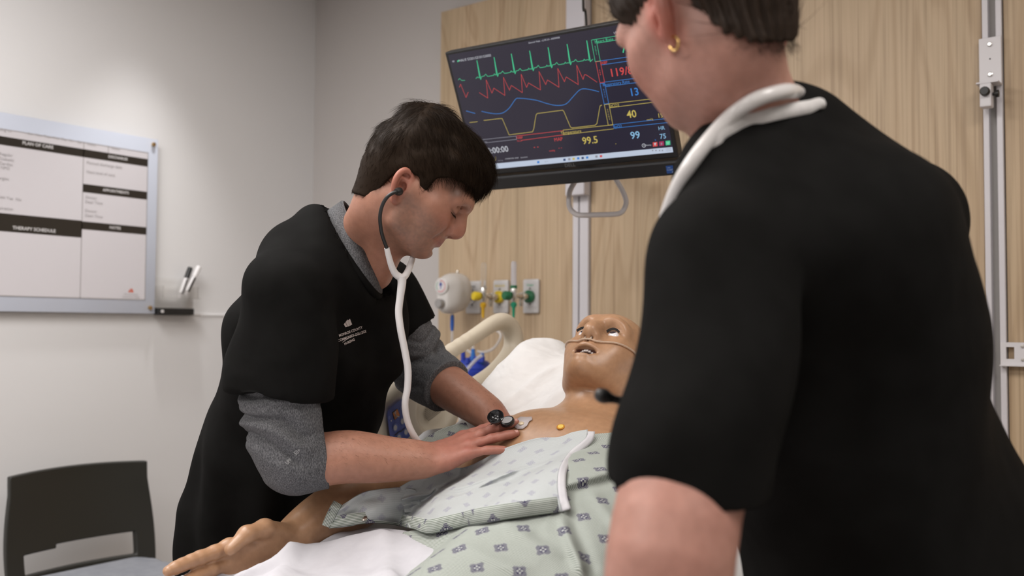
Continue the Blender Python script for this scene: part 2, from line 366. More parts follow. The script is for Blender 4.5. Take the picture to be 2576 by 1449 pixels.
class Flat:
    """flat print on a plane: strips, polygons and lettering, each with a material slot"""
    def __init__(s, o, r, u, n): s.o, s.r, s.u, s.n = (np.array(q, float) for q in (o, r, u, n)); s.mb = MB()
    def w(s, p, h=0): return s.o+s.r*p[0]+s.u*p[1]+s.n*h
    def poly(s, pts, mi, h=0): s.mb.add([s.w(p, h) for p in pts], [tuple(range(len(pts)))], mi)
    def rect(s, x0, y0, x1, y1, mi, h=0): s.poly([(x0, y0), (x1, y0), (x1, y1), (x0, y1)], mi, h)
    def line(s, pts, wd, mi, h=0):
        p = np.array(pts, float)
        for i in range(len(p)-1):
            d = p[i+1]-p[i]; L = np.linalg.norm(d)
            if L < 1e-9: continue
            d /= L; q = np.array([-d[1], d[0]])*wd/2; e = d*wd*.3
            s.poly([p[i]-q-e, p[i+1]-q+e, p[i+1]+q+e, p[i]+q-e], mi, h)
    def text(s, txt, c, size, mi, ang=0, align='CENTER', bold=0, h=0, space=1.0):
        v, f = text_mesh(txt, size, align, bold*size, 0, space)
        if not len(v): return
        ca, sa = math.cos(ang), math.sin(ang)
        s.mb.add([s.w((c[0]+q[0]*ca-q[1]*sa, c[1]+q[0]*sa+q[1]*ca), h) for q in v], f, mi)
    def build(s, name, mats, parent): return s.mb.build(name, mats, parent)
# ------------------------------------------------------------ care board on the left wall
INK = mat('board_ink', (.022, .018, .014), .35); INKG = mat('board_grey_print', (.33, .31, .31), .5); PRW = mat('board_white_print', (.62, .60, .60), .5); RED = mat('board_red_mark', (.55, .10, .05), .5)
GLASSEDGE = mat('glass_board', (.55, .585, .675), .12, spec=.6); PAPER = mat('board_sheet', (.60, .575, .60), .18, spec=.5)
XB = LX+.032
bd = lambda x, y: onp(x, y, 0, XB)[1:]
r = empty('care_board', (XB, 1.4, 1.37), 'blue edged glass care board printed with black heading bars on the left wall', 'board')
MB().box((XB-.007, .92, 1.3645), (XB, 1.862, 1.983), bev=.002).build('glass_panel', GLASSEDGE, r, True)
Z0, Z1, Y1, Y0 = 1.413, 1.930, 1.822, .96
MB().box((XB+.0001, Y0, Z0), (XB+.0012, Y1, Z1)).build('printed_sheet', PAPER, r)
for y in (.94, 1.842):
    for z in (1.385, 1.963):
        MB().lathe([(.0, 0), (.006, 0), (.006, .026), (.0072, .027), (.0072, .033), (.006, .035), (0, .035)], (LX+.006, y, z), (1, 0, 0), 16).build('standoff', BRASS, r, True)
fl = Flat((XB+.0016, 0, 0), (0, 1, 0), (0, 0, 1), (1, 0, 0))
zz = lambda x, y: bd(x, y)[1]
YV = bd(207, 500)[0]                         # divider between the two columns
def hbar(y0, y1, za, zb, mi=0): fl.rect(y0, zb, y1, za, mi)
hbar(Y0, Y1, zz(374, 401), zz(374, 420)); hbar(YV, Y1, zz(371, 483), zz(371, 502.5)); hbar(YV, Y1, zz(368, 572), zz(367, 590.5)); hbar(Y0, YV, zz(203, 555), zz(202, 597.5))
for a, b in (((Y0, Z0), (Y0, Z1)), ((Y1, Z0), (Y1, Z1)), ((Y0, Z0), (Y1, Z0)), ((Y0, Z1), (Y1, Z1)), ((YV, Z0), (YV, Z1))): fl.line([a, b], .0028, 1)
y2 = bd(272, 370)[0]; fl.line([(y2, zz(374, 401)), (y2, Z1)], .0028, 1)
def bt(txt, x, y, size, mi, align='CENTER', bold=.0): fl.text(txt, bd(x, y), size, mi, align=align, bold=bold, h=.0006)
bt('PLAN OF CARE', 95, 365.5, .0145, 2, bold=.02); bt('DISCHARGE', 296, 397.5, .0130, 2, bold=.02); bt('APPOINTMENTS', 291, 482, .0130, 2, bold=.02)
bt('THERAPY SCHEDULE', 86, 577.5, .0145, 2, bold=.02); bt('NOTES', 289, 573.5, .0130, 2, bold=.02)
for i, d in enumerate(['Sun', 'Mon', 'Tues', 'Wed', 'Thu', 'Fri', 'Sat']): bt(d, 76+i*21-(3 if i > 4 else 0), 337+i*3.5, .0115, 1)
bt('Room:', 219, 362, .0115, 1, 'LEFT'); bt('Phone:', 279, 372.5, .0115, 1, 'LEFT'); bt('Going to', -13, 323.5, .0135, 1, 'LEFT')
for q, y in (('Regular', 386.5), ('Diabetic', 398.5), ('Cardiac', 410.5), ('NPO', 421.5)): bt(q, -3 if q != 'NPO' else 0, y, .0135, 1, 'LEFT')
bt('Allergies', -18, 446, .0135, 1, 'LEFT'); bt('Risk:', -8, 495, .0135, 1, 'LEFT'); bt('Yes', 24, 499, .0135, 1); bt('No', 46, 502, .0135, 1); bt('Aspiration', -15, 522, .0135, 1, 'LEFT')
bt('Planned discharge date:', 217, 408.5, .0135, 1, 'LEFT'); bt('Next level of care:', 217, 431.5, .0135, 1, 'LEFT')
bt('Doctor:', 214, 495.5, .0130, 1, 'LEFT'); bt('Date/ Time:', 213.5, 507, .0130, 1, 'LEFT'); bt('Doctor:', 213, 529.5, .0130, 1, 'LEFT'); bt('Date/ Time:', 213, 541.5, .0130, 1, 'LEFT')
c = bd(329, 731); fl.poly([(c[0]-.011, c[1]-.006), (c[0]-.001, c[1]-.006), (c[0]-.003, c[1]+.007)], 3); fl.poly([(c[0], c[1]-.006), (c[0]+.010, c[1]-.006), (c[0]+.006, c[1]+.005), (c[0]-.001, c[1]+.008)], 3)
bt('Monroe County', 329, 740.5, .0080, 1); bt('Community College', 329, 747, .0080, 1)
fl.build('board_lettering', [INK, INKG, PRW, RED], r)
# ------------------------------------------------------------ acrylic marker holder with markers and eraser
ya, yb = onp(404, 760, 0, LX+.05)[1], onp(495, 760, 0, LX+.03)[1]; zb_, zm, zt = 1.368, 1.42, 1.494
r = empty('marker_holder', (LX+.02, ya, zb_), 'clear acrylic marker holder on the wall beside the care board', 'holder')
ACR = mat('acrylic', (.93, .92, .90), .05, Transmission_Weight=1.0, IOR=1.15, Alpha=.45)
hb = MB(); X0, X1 = LX+.009, LX+.062
hb.box((X0, ya, zm-.05), (X0+.003, yb-.005, zt)).box((X0, ya, zm), (X1, yb-.005, zm+.003)).box((X1-.003, ya, zm), (X1, yb-.015, zt-.03)).box((X0, ya, zm), (X1, ya+.003, zt-.03)).box((X0, yb-.018, zm), (X1, yb-.015, zt-.03))
hb.box((X0, ya, 1.357), (X1, yb-.005, 1.360)).box((X1-.003, ya, 1.357), (X1, yb-.005, 1.366)); hb.box((X0, ya, 1.357), (X0+.003, yb-.005, zm))
hb.build('holder_body', ACR, r)
def marker(base, tip, capc, label, stripe):
    b = np.array(base); d = np.array(tip)-b; L = np.linalg.norm(d); d /= L
    o = empty('dry_erase_marker', tuple(b), label, 'marker', 'markers in the acrylic holder')
    MB().lathe([(0, 0), (.003, 0), (.0045, .012), (.0085, .016), (.0085, L*.62), (.0075, L*.63), (.0075, L*.66)], b, d, 14).build('barrel', mat('marker_barrel', (.62, .60, .60), .3), o, True)
    MB().lathe([(0, L*.64), (.0095, L*.64), (.0095, L*.97), (.008, L), (0, L)], b, d, 14).build('cap', capc, o, True)
    s = np.cross(d, (0, 0, 1.)); s /= np.linalg.norm(s); MB().tube([b+d*L*.12+np.array((.0086, 0, 0)), b+d*L*.6+np.array((.0086, 0, 0))], [.004, .004], 8, flat=(1, 0, 0, .15)).build('printed_band', stripe, o)
xm = LX+.035
pm = lambda x, y: onp(x, y, 0, xm)
marker(pm(452, 748), pm(479, 673), BLACK_PLASTIC, 'black capped whiteboard marker leaning in the acrylic holder', mat('marker_grey', (.12, .11, .11), .4))
marker(pm(462, 742)+np.array((.012, 0, 0)), pm(496, 671)+np.array((.012, 0, 0)), mat('marker_white_cap', (.72, .70, .70), .3), 'white capped whiteboard marker leaning in the acrylic holder', INK)
e0, e1 = onp(399, 788, 0, LX+.05), onp(489, 770, 0, LX+.05)
r = empty('board_eraser', (LX+.03, e0[1], 1.36), 'black magnetic board eraser lying in the tray below the markers', 'eraser')
MB().box((LX+.014, e0[1], 1.362), (LX+.05, e1[1], 1.385), bev=.002).build('eraser_body', BLACK_PLASTIC, r)
MB().lathe([(0, 0), (.006, 0), (.006, .002), (0, .002)], (LX+.05, e0[1]+.014, 1.3735), (1, 0, 0), 12).build('white_dot', PRW, r)
# ------------------------------------------------------------ gas outlets and what hangs on them
PL = mat('outlet_plate', (.56, .545, .545), .35); DK = mat('dark_screw', (.08, .07, .06), .4, .6)
YEL = mat('yellow_plastic', (.70, .52, .02), .35); GRN = mat('green_plastic', (.015, .14, .06), .35); TEAL = mat('teal_plastic', (.02, .30, .17), .4); YO = mat('amber_plastic', (.72, .42, .02), .4)
BLU = mat('blue_plastic', (.02, .045, .36), .35); LBLU = mat('light_blue_plastic', (.03, .16, .52), .35); HOSE = mat('blue_hose', (.02, .10, .42), .4)
NICK = mat('nickel', (.62, .57, .5), .25, 1)
def plate(xc, lab, txt, tcol, ring):
    r = empty('gas_outlet', (xc, PF, 1.43), lab, 'outlet', None)
    MB().box((xc-.0325, PF-.013, 1.372), (xc+.0325, PF, 1.487), bev=.005).build('outlet_plate', PL, r, True)
    MB().box((xc-.027, PF-.0145, 1.3925), (xc+.027, PF-.0125, 1.4785), bev=.0008).build('inner_plate', PL, r)
    for z in (1.455, 1.402): MB().lathe([(0, 0), (.003, 0), (.003, .002), (0, .0022)], (xc, PF-.0145, z), (0, -1, 0), 10).build('screw', DK, r)
    MB().lathe([(.0, 0), (.021, 0), (.021, .012), (.017, .016), (.009, .0165), (0, .0165)], (xc, PF-.0145, 1.428), (0, -1, 0), 28).build('coupling_ring', ring, r, True)
    f = Flat((xc, PF-.0149, 0), (1, 0, 0), (0, 0, 1), (0, -1, 0))
    f.text(txt, (0, 1.467), .0095, 0, bold=.02); f.text('patientsource', (0, 1.3945), .004, 1); f.build('outlet_lettering', [tcol, INKG], r)['kind'] = 'stuff'
    return r
plate(-2.122, 'vacuum outlet plate half hidden behind the white suction regulator', 'Vacuum', INK, CHROME)
plate(-1.998, 'outlet plate with yellow ring and yellow lettering, middle of the three', 'Medical Air', mat('yellow_print', (.65, .50, .05), .5), YEL)
plate(-1.869, 'outlet plate with green ring and green lettering, right of the three', 'Oxygen', mat('green_print', (.12, .40, .25), .5), GRN)
def flowmeter(xc, lab, knob, cone, fl_):
    zc = 1.428; yb_ = PF-.105
    r = empty('flowmeter', (xc, PF-.03, zc), lab, 'flowmeter')
    MB().lathe([(0, 0), (.010, 0), (.010, .018), (.014, .02), (.014, .03), (.008, .032), (.008, .05), (.006, .05), (.006, .083), (0, .083)], (xc, PF-.031, zc), (0, -1, 0), 18).build('inlet_stem', NICK, r, True)
    MB().lathe([(0, -.022), (.006, -.022), (.009, -.016), (.012, -.012), (.012, .02), (.010, .028), (0, .028)], (xc, yb_, zc), (0, 0, 1), 18).build('valve_body', CHROME, r, True)
    kb = MB().lathe([(0, 0), (.004, 0), (.004, .006), (.0135, .008), (.015, .012), (.015, .03), (.013, .033), (0, .033)], (xc, yb_-.008, zc), (-.35, -.93, 0), 20); kb.build('control_knob', knob, r, True)
    MB().lathe([(0, .026), (.0095, .026), (.0095, .10), (.008, .112), (.004, .114), (0, .114)], (xc, yb_, zc), (0, 0, 1), 18).build('flow_tube', fl_, r, True)
    MB().lathe([(0, .024), (.012, .024), (.012, .034), (0, .034)], (xc, yb_, zc), (0, 0, 1), 18).build('tube_collar', knob if knob == GRN else CLEAR, r, True)
    MB().lathe([(0, -.018), (.004, -.018), (.0115, -.026), (.010, -.034), (.0055, -.040), (.0045, -.066), (.003, -.073), (0, -.073)], (xc, yb_, zc), (0, 0, 1), 16).build('hose_nipple', cone, r, True)
    MB().lathe([(0, -.03), (.006, -.03), (.0075, -.022), (.0075, -.008), (.004, -.006), (0, -.006)], (xc, PF-.065, zc-.004), (0, 0, 1), 14).build('lock_pin', NICK, r, True)
MILK = mat('frosted_tube', (.80, .80, .86), .15, Transmission_Weight=.6, IOR=1.2)
flowmeter(-1.998, 'air flowmeter with a yellow knob and clear gauge tube', YEL, YO, CLEAR)
flowmeter(-1.869, 'oxygen flowmeter with a dark green knob and frosted gauge tube', GRN, TEAL, MILK)
# suction regulator
r = empty('suction_regulator', (-2.12, PF-.03, 1.43), 'white suction regulator with a round coloured gauge and grey knob', 'regulator')
RG = mat('regulator_white', (.62, .595, .57), .3); xg = -2.122
s = SDF((-2.19, 2.33, 1.36), (-2.03, 2.54, 1.53), .004)
s.chain([(xg, 2.40, 1.402), (xg, 2.40, 1.463)], [.032, .035], 0).chain([(xg, 2.43, 1.409), (xg, 2.43, 1.468)], [.036, .038], .02).chain([(xg, 2.462, 1.416), (xg, 2.462, 1.470)], [.034, .036], .02).cone((xg, 2.50, 1.44), (xg, 2.47, 1.44), .02, .03, .01)
s.cut((0, 2.375, 0), (0, -1, 0), .004)
v, f = s.mesh(2); mesh('regulator_body', v, f, RG, r)
yf = 2.372
MB().lathe([(0, 0), (.029, 0), (.029, .003), (.026, .005), (0, .005)], (xg, yf+.003, 1.462), (0, -1, 0), 32).build('gauge_bezel', RG, r, True)
f_ = Flat((xg, yf-.0025, 1.462), (1, 0, 0), (0, 0, 1), (0, -1, 0))
def arc(f, r0, r1, a0, a1, mi, n=18):
    for i in range(n):
        b0, b1 = math.radians(a0+(a1-a0)*i/n), math.radians(a0+(a1-a0)*(i+1)/n)
        f.poly([(r0*math.cos(b0), r0*math.sin(b0)), (r1*math.cos(b0), r1*math.sin(b0)), (r1*math.cos(b1), r1*math.sin(b1)), (r0*math.cos(b1), r0*math.sin(b1))], mi, .0004)
f_.poly([(.024*math.cos(a), .024*math.sin(a)) for a in np.linspace(0, 2*PI, 28, endpoint=False)], 0)
arc(f_, .0178, .0200, -130, 100, 1); arc(f_, .0178, .0200, 130, 222, 2, 8); f_.line([(0, -.008), (0, .012)], .003, 3, .0006); f_.line([(-.005, .006), (0, .013), (.005, .006)], .0028, 3, .0006); f_.rect(-.006, .002, .006, .006, 3, .0006)
f_.build('gauge_face', [PRW, mat('gauge_red', (.62, .09, .10), .5), mat('gauge_green', (.08, .36, .2), .5), mat('gauge_blue', (.06, .10, .42), .5)], r)
MB().lathe([(0, 0), (.016, 0), (.016, .016), (.014, .019), (0, .019)], (xg, yf+.002, 1.403), (0, -1, 0), 24).build('knob', mat('regulator_knob', (.36, .35, .34), .25, .4), r, True)
MB().lathe([(0, 0), (.005, 0), (.006, .008), (.004, .012), (0, .012)], (xg+.005, 2.45, 1.508), (0, 0, 1), 12).build('top_screw', NICK, r, True)
MB().lathe([(0, 0), (.006, 0), (.0045, -.016), (.0045, -.02), (0, -.02)], (xg, 2.43, 1.382), (0, 0, 1), 12).build('hose_nipple', NICK, r, True)
# blue hose sleeve and clear suction tubing
TUBE = mat('clear_tubing', (.82, .80, .79), .12, Transmission_Weight=.55, IOR=1.15)
r = empty('suction_tubing', (xg, 2.43, 1.36), 'clear suction tubing with a blue sleeve below the white regulator', 'tube')
MB().lathe([(0, 0), (.0055, 0), (.0068, -.01), (.0068, -.035), (.005, -.055), (0, -.055)], (xg, 2.43, 1.366), (0, 0, 1), 14).build('blue_sleeve', HOSE, r, True)
MB().tube(spline([(xg, 2.43, 1.315), (xg, 2.43, 1.28), (xg+.004, 2.43, 1.25), at(1172, 880, 3.16), at(1190, 893, 3.12)], 6), .0045, 10).build('short_tube', TUBE, r, True)
lp = [at(1202, 884, 3.08), at(1218, 886, 3.06), at(1242, 876, 3.04), at(1259, 850, 3.03), at(1255, 835, 3.05), at(1236, 830, 3.08), at(1210, 838, 3.11), at(1192, 860, 3.11), at(1190, 880, 3.1)]
MB().tube(spline(lp, 6), .0045, 10).build('looped_tube', TUBE, r, True)
MB().tube(spline([at(1213, 893, 3.0), at(1203, 900, 3.0), at(1185, 918, 2.98), at(1165, 946, 2.99), at(1150, 985, 3.03)], 6), .0055, 10).build('front_tube', TUBE, r, True)
# suction canister
cc = at(1190, 935, 3.1); cx_, cy_, cz_ = cc
r = empty('suction_canister', (cx_, cy_, cz_-.2), 'clear suction canister with a bright blue lid behind the raised bed rail', 'canister')
MB().lathe([(0, -.2), (.046, -.2), (.052, -.03), (.056, -.012), (.056, -.004), (0, -.004)], cc, (0, 0, 1), 32).build('canister_body', mat('canister_clear', (.8, .8, .8), .15, Transmission_Weight=.5, IOR=1.2), r, True)
MB().lathe([(0, -.012), (.064, -.012), (.066, -.004), (.066, .004), (.062, .007), (.063, .013), (.060, .016), (.057, .026), (.048, .036), (0, .038)], cc, (0, 0, 1), 36).build('lid', BLU, r, True)
for q, h, m in ((at(1165, 912, 3.1), .045, BLU), (at(1190, 905, 3.07), .048, LBLU), (at(1213, 910, 3.06), .035, LBLU), (at(1176, 915, 3.05), .02, BLU)):
    MB().lathe([(0, 0), (.008, 0), (.0078, h*.7), (.0065, h*.72), (.0065, h), (0, h)], (q[0], q[1], cz_+.028), (0, 0, 1), 14).build('lid_port', m, r, True)
q = at(1200, 912, 3.06); MB().box((q[0]-.03, q[1]-.006, cz_+.032), (q[0]+.03, q[1]+.006, cz_+.052), bev=.003).build('lid_bridge', BLU, r)
MB().box((cx_-.03, cy_+.05, cz_-.16), (cx_+.03, PF, cz_-.02), bev=.004).build('wall_bracket', WHITE_PLASTIC, r)
# ------------------------------------------------------------ clamp and bracket on the right
r = empty('pole_clamp', (-.46, PF-.02, 1.93), 'white mounting plate with a black knobbed pole clamp on the right hand channel', 'clamp')
MB().box((-.486, PF-.02, 1.93), (-.436, PF-.013, 2.048), bev=.0012).build('mounting_plate', WHITE_PAINT, r)
MB().box((-.486, PF-.06, 1.926), (-.436, PF-.013, 1.93), bev=.001).build('shelf_lip', WHITE_PAINT, r)
for z in (2.03, 1.955): MB().lathe([(.0, 0), (.006, 0), (.006, .002), (.0035, .003), (.0035, .006), (0, .006)], (-.461, PF-.02, z), (0, -1, 0), 12).build('bolt', CHROME, r)
MB().lathe([(0, 0), (.002, 0), (.002, .0006), (0, .0006)], (-.461, PF-.02, 1.994), (0, -1, 0), 10).build('screw_hole', BLACK_PLASTIC, r)
MB().box((-.478, PF-.062, 1.868), (-.452, PF-.03, 1.926), bev=.003).build('clamp_block', WHITE_PAINT, r)
MB().lathe([(0, 0), (.011, 0), (.011, .012), (.009, .015), (0, .015)], (-.4645, PF-.062, 1.904), (0, -1, 0), 18).build('front_knob', BLACK_PLASTIC, r, True)
MB().lathe([(0, 0), (.004, 0), (.004, .006), (.009, .007), (.009, .014), (0, .015)], (-.452, PF-.045, 1.9), (1, 0, 0), 16).build('side_knob', BLACK_PLASTIC, r, True)
r = empty('wall_bracket', (-.41, PF-.01, 1.24), 'white slotted metal bracket plate at the right edge below the channel clamp', 'bracket')
b = MB(); x0, x1, z0, z1 = -.448, -.36, 1.243, 1.297
b.box((x0+.012, PF-.017, z1-.011), (-.418, PF-.0125, z1)).box((x0+.012, PF-.017, z0), (-.418, PF-.0125, z0+.014)).box((x0, PF-.017, z0), (x0+.012, PF-.0125, z1)).box((-.418, PF-.017, z0), (x1, PF-.0125, z1)).box((x0, PF-.03, z0-.003), (x1, PF-.0125, z0))
b.build('slotted_plate', WHITE_PAINT, r)
for x, z in ((-.4, 1.288), (-.4, 1.256), (-.37, 1.288), (-.37, 1.256)): MB().lathe([(0, 0), (.0042, 0), (.0036, .003), (0, .0036)], (x, PF-.017, z), (0, -1, 0), 12).build('bolt', mat('dull_bolt', (.5, .48, .45), .4, .6) if 'dull_bolt' not in MAT else MAT['dull_bolt'], r, True)
# ------------------------------------------------------------ chair by the left wall
CH = mat('charcoal_chair_shell', (.016, .0155, .012), .42); SEAT = cloth('grey_vinyl_seat', (.24, .25, .28), (.27, .28, .31), 40, .5, .05)
r = empty('guest_chair', (-2.6, 1.5, 0), 'charcoal plastic guest chair with a grey seat pad against the left wall', 'chair')
# back shell: curved panel with a window, built as a grid in (y, z) and thickened
def chair_back():
    ny, nz = 40, 36; V = []; Fc = []; yc = 1.515; y_half = .235
    for i in range(ny+1):
        for j in range(nz+1):
            a = -1+2*i/ny; t = j/nz; z = .46+t*.42+(.006*(1-a*a))*(t > .98)
            wv = y_half*(.93+.07*math.sin(min(1, t*1.15)*PI)); y = yc+a*wv
            x = -2.86+.045*a*a*.9+.05*(1-t)**1.6-.012*t
            V.append((x, y, z))
    for i in range(ny):
        for j in range(nz):
            a = -1+2*(i+.5)/ny; z = .46+(j+.5)/nz*.42
            if abs(a) < .76 and .585 < z < .655+.008*a: continue
            q = i*(nz+1)+j; Fc.append((q, q+nz+1, q+nz+2, q+1))
    V = np.array(V); off = np.array((.022, 0, 0)); n = len(V); F2 = list(Fc)
    F2 = [tuple(p) for p in Fc]+[tuple(reversed([k+n for k in p])) for p in Fc]
    from collections import Counter
    ec = Counter(); 
    for p in Fc:
        for k in range(4): ec[(p[k], p[(k+1) % 4])] += 1
    for (a, b_) in ec:
        if (b_, a) not in ec: F2.append((b_, a, a+n, b_+n))
    return np.r_[V, V-off], F2
v, f = chair_back(); o = mesh('chair_back', v, f, CH, r); auto_smooth(o, 50)
bv = o.modifiers.new('bevel', 'BEVEL'); bv.width = .004; bv.segments = 2; bv.limit_method = 'ANGLE'; bv.angle_limit = math.radians(50)
s = SDF((-2.92, 1.2, .48), (-2.3, 1.82, .62), .008)
s.chain([(-2.78, 1.33, .55), (-2.4, 1.33, .545)], [.03, .03], .0).chain([(-2.78, 1.70, .55), (-2.4, 1.70, .545)], [.03, .03], .02)
for y in np.linspace(1.36, 1.67, 12): s.cone((-2.79, y, .553), (-2.4, y, .545), .031, .031, .02)
v, f = s.mesh(2); mesh('seat_pad', v, f, SEAT, r)
MB().box((-2.84, 1.285, .49), (-2.36, 1.745, .525), bev=.012).build('seat_shell', CH, r)
for x, dx in ((-2.83, -.06), (-2.38, .04)):
    for y in (1.29, 1.74):
        MB().tube([(x, y, .52), (x+dx, y, .0)], [.02, .014], 12).build('leg', CH, r, True)
# ------------------------------------------------------------ monitor computer on its wall arm
MN = np.array([.089, -.892, -.443]); MN /= np.linalg.norm(MN); MR = np.array([.995, .1, -.001]); MR -= MN*(MR@MN); MR /= np.linalg.norm(MR); MU = np.cross(MN, MR)
MC = np.array([-1.246, 1.787, 1.854])
MM = Matrix(((MR[0], MU[0], MN[0], MC[0]), (MR[1], MU[1], MN[1], MC[1]), (MR[2], MU[2], MN[2], MC[2]), (0, 0, 0, 1)))
def scr(x, y):
    v = FW+RT*(x-1288)/FPX-UP*(y-724.5)/FPX; d = ((MC-CAM)@MN)/(v@MN); p = CAM+d*v-MC; return np.array([p@MR, p@MU])
r = empty('patient_monitor', tuple(MC), 'tilted black flat monitor showing green red and blue vital sign traces', 'monitor')
BZ = mat('monitor_black', (.008, .008, .009), .38)
MB().box((-.2715, -.1615, -.03), (.2765, .1555, .0), bev=.003, M=MM).box((-.24, -.14, -.055), (.24, .13, -.028), bev=.012, M=MM).build('housing', BZ, r)
MB().box((-.268, -.1985, -.028), (.2825, -.1655, .012), bev=.004, M=MM).build('speaker_bar', BZ, r)
# lit panel
SCR = mat('lit_screen', (.006, .006, .008), .22, spec=.5); b = bsdf(SCR); b.inputs['Emission Color'].default_value = (.034, .029, .052, 1); b.inputs['Emission Strength'].default_value = .55
MB().box((-.263, -.148, -.002), (.267, .148, .0006), M=MM).build('screen', SCR, r)
fl = Flat(MC, MR, MU, MN); _w0 = fl.w; fl.w = lambda p, h=0: _w0((min(max(p[0], -.2625), .2665), min(max(p[1], -.1475), .1475)), h)
cp = lambda cx, cy: scr(1100+cx/3.294, 40+cy/3.294)
G, RD, BL, YE, WHT, DB, TB, GR = range(8)
def ln(pts, mi, w=.0011, h=.0010): fl.line([cp(*p) for p in pts], w, mi, h)
S_ = [(362, 525), (502, 500), (647, 478), (797, 453), (950, 428), (1107, 403), (1270, 378)]; R_ = [(330, 370), (472, 343), (615, 315), (767, 290), (920, 262), (1077, 235), (1240, 205)]
pts = [(322, 518), (334, 505)]
for s_, q in zip(S_, R_):
    dx, dy = s_; pts += [(dx-22, dy-16), (dx-10, dy-12), q, (q[0]+5, q[1]+20), (dx, dy), (dx+9, dy-24), (dx+26, dy-26), (dx+41, dy-43), (dx+56, dy-25), (dx+70, dy-26), (dx+106, dy-33), (dx+112, dy-46), (dx+120, dy-36)]
pts = [p for p in pts if p[0] < 1276]; ln(pts+[(1290, 358)], G, .0013); ln([(175, 530), (187, 518), (205, 535), (230, 533)], G)
for s_, q in zip(S_, R_): ln([q, s_], G, .0022)
ln([(350, 635), (420, 680), (407, 530), (455, 640), (470, 598), (562, 658), (550, 508), (600, 615), (615, 575), (707, 635), (697, 483), (742, 592), (758, 555), (857, 613), (845, 460), (900, 568), (915, 530), (1010, 590), (1000, 435), (1055, 545), (1070, 505), (1170, 568), (1157, 408), (1210, 525), (1222, 485), (1240, 490), (1325, 548)], RD)
ln([(185, 590), (195, 565), (240, 675), (258, 632)], RD)
q = spline([(370, 790), (440, 805), (500, 810), (550, 800), (600, 760), (650, 690), (680, 682), (750, 687), (830, 700), (910, 725), (980, 740), (1040, 738), (1080, 720), (1130, 665), (1190, 608), (1260, 608), (1340, 627)], 4); ln(q, BL, .0014); ln([(242, 787), (315, 807)], BL, .0014)
ln([(388, 865), (520, 850), (540, 850), (597, 985), (790, 960), (800, 940), (820, 820), (830, 808), (1040, 780), (1050, 790), (1105, 920), (1120, 927), (1310, 905), (1325, 890), (1350, 745), (1365, 738)], YE, .0012); ln([(270, 883), (335, 875)], YE)
def box4(a, b, c, d, mi): ln([a, b, c, d, a], mi)
box4((1278, 200), (1318, 193), (1352, 372), (1310, 378), G); ln([(1318, 193), (1900, 97)], G); ln([(1325, 225), (1900, 131)], G); ln([(1355, 372), (1925, 288)], BL); ln([(1362, 405), (1930, 323)], BL)
box4((1315, 380), (1352, 375), (1388, 548), (1350, 553), RD); ln([(1390, 548), (1925, 480)], BL); ln([(1398, 585), (1935, 514)], BL); box4((1350, 560), (1388, 556), (1422, 725), (1384, 730), BL)
ln([(1422, 728), (1935, 668)], YE); ln([(1430, 760), (1935, 696)], YE); box4((1386, 735), (1424, 730), (1456, 900), (1418, 905), YE)
ln([(1462, 900), (1930, 846)], BL); ln([(1465, 930), (1935, 880)], BL); ln([(1462, 900), (1466, 932)], BL)
ln([(1045, 945), (1458, 902)], YE); ln([(1045, 985), (1462, 935)], YE); ln([(1045, 945), (1048, 985)], YE); ln([(655, 995), (1045, 950)], RD); ln([(700, 1030), (1045, 985)], RD)
ln([(200, 1044), (655, 995), (660, 1022)], GR); ln([(220, 1071), (660, 1022)], GR); ln([(100, 323), (1880, -5)], BL, .0009)
def tx(t, x, y, hpx, mi, bold=.0, align='CENTER', space=1.0):
    fl.text(t, cp(x, y), hpx*.000285, mi, align=align, bold=bold, h=.0012, space=space)
tx('Heart Rate', 1383, 204, 36, G); tx('75', 1568, 270, 88, G, .012); tx('ABP', 1385, 388, 32, RD); tx('119/80', 1545, 460, 88, RD, .01)
tx('Respiratory Rate', 1483, 558, 34, BL); tx('13', 1633, 632, 84, BL, .012); tx('EtCO2', 1467, 743, 32, YE); tx('40', 1612, 815, 84, YE, .012); tx('15', 1850, 825, 50, YE); tx('mmHg', 1763, 857, 20, YE)
tx('SpO2', 1497, 916, 32, BL); tx('99', 1642, 990, 84, 8, .012); tx('HR', 1860, 930, 42, 8); tx('75', 1872, 998, 56, 8, .01); tx('%', 1810, 1028, 18, BL)
tx('Temperature', 1110, 962, 36, YE); tx('99.5', 1268, 1032, 84, YE, .012); tx('NIBP', 684, 1010, 30, RD); tx('Manual', 684, 1034, 18, RD); tx('MAP', 1005, 1023, 42, RD); tx('- -', 820, 1083, 56, RD); tx('- -', 1020, 1091, 38, RD); tx('mmHg', 953, 1116, 20, RD); tx('F', 1482, 1060, 16, YE)
tx('Time', 395, 1044, 26, GR); tx('00:00:00', 488, 1113, 74, WHT, .01)
tx('HAL\u00ae S3201/S3101/S3000', 313, 349, 30, WHT); tx('General Vitals - v2.35.2.0 - A0000000', 886, 201, 19, WHT); tx('1/5/2026 9:48:2', 1535, 130, 24, WHT)
for s_, x, y, dx, dy, m in (('ECGII', 1311, 255, 2.5, 15, G), ('ABP', 1347, 450, 4, 18, RD), ('RESP', 1382, 612, 4, 20, BL), ('ETCO2', 1413, 778, 4, 19, YE)):
    for i, c in enumerate(s_): tx(c, x+dx*i, y+dy*i, 18, m)
for s_, x, y in (('START', 580, 1184), ('RECORD', 617, 1180), ('RESET', 662, 1176), ('Auscultation', 722, 1170)): tx(s_, x, y, 14, WHT)
tx('Hide Log', 525, 1197, 14, GR); ln([(350, 1210), (485, 1195), (485, 1165)], YE, .0008); tx('Alarms', 462, 1198, 14, YE)
fl.poly([cp(165, 372), cp(182, 362), cp(188, 368), cp(172, 384)], G, .001); fl.rect(*(cp(128, 384)), *(cp(142, 368)), GR, .001)
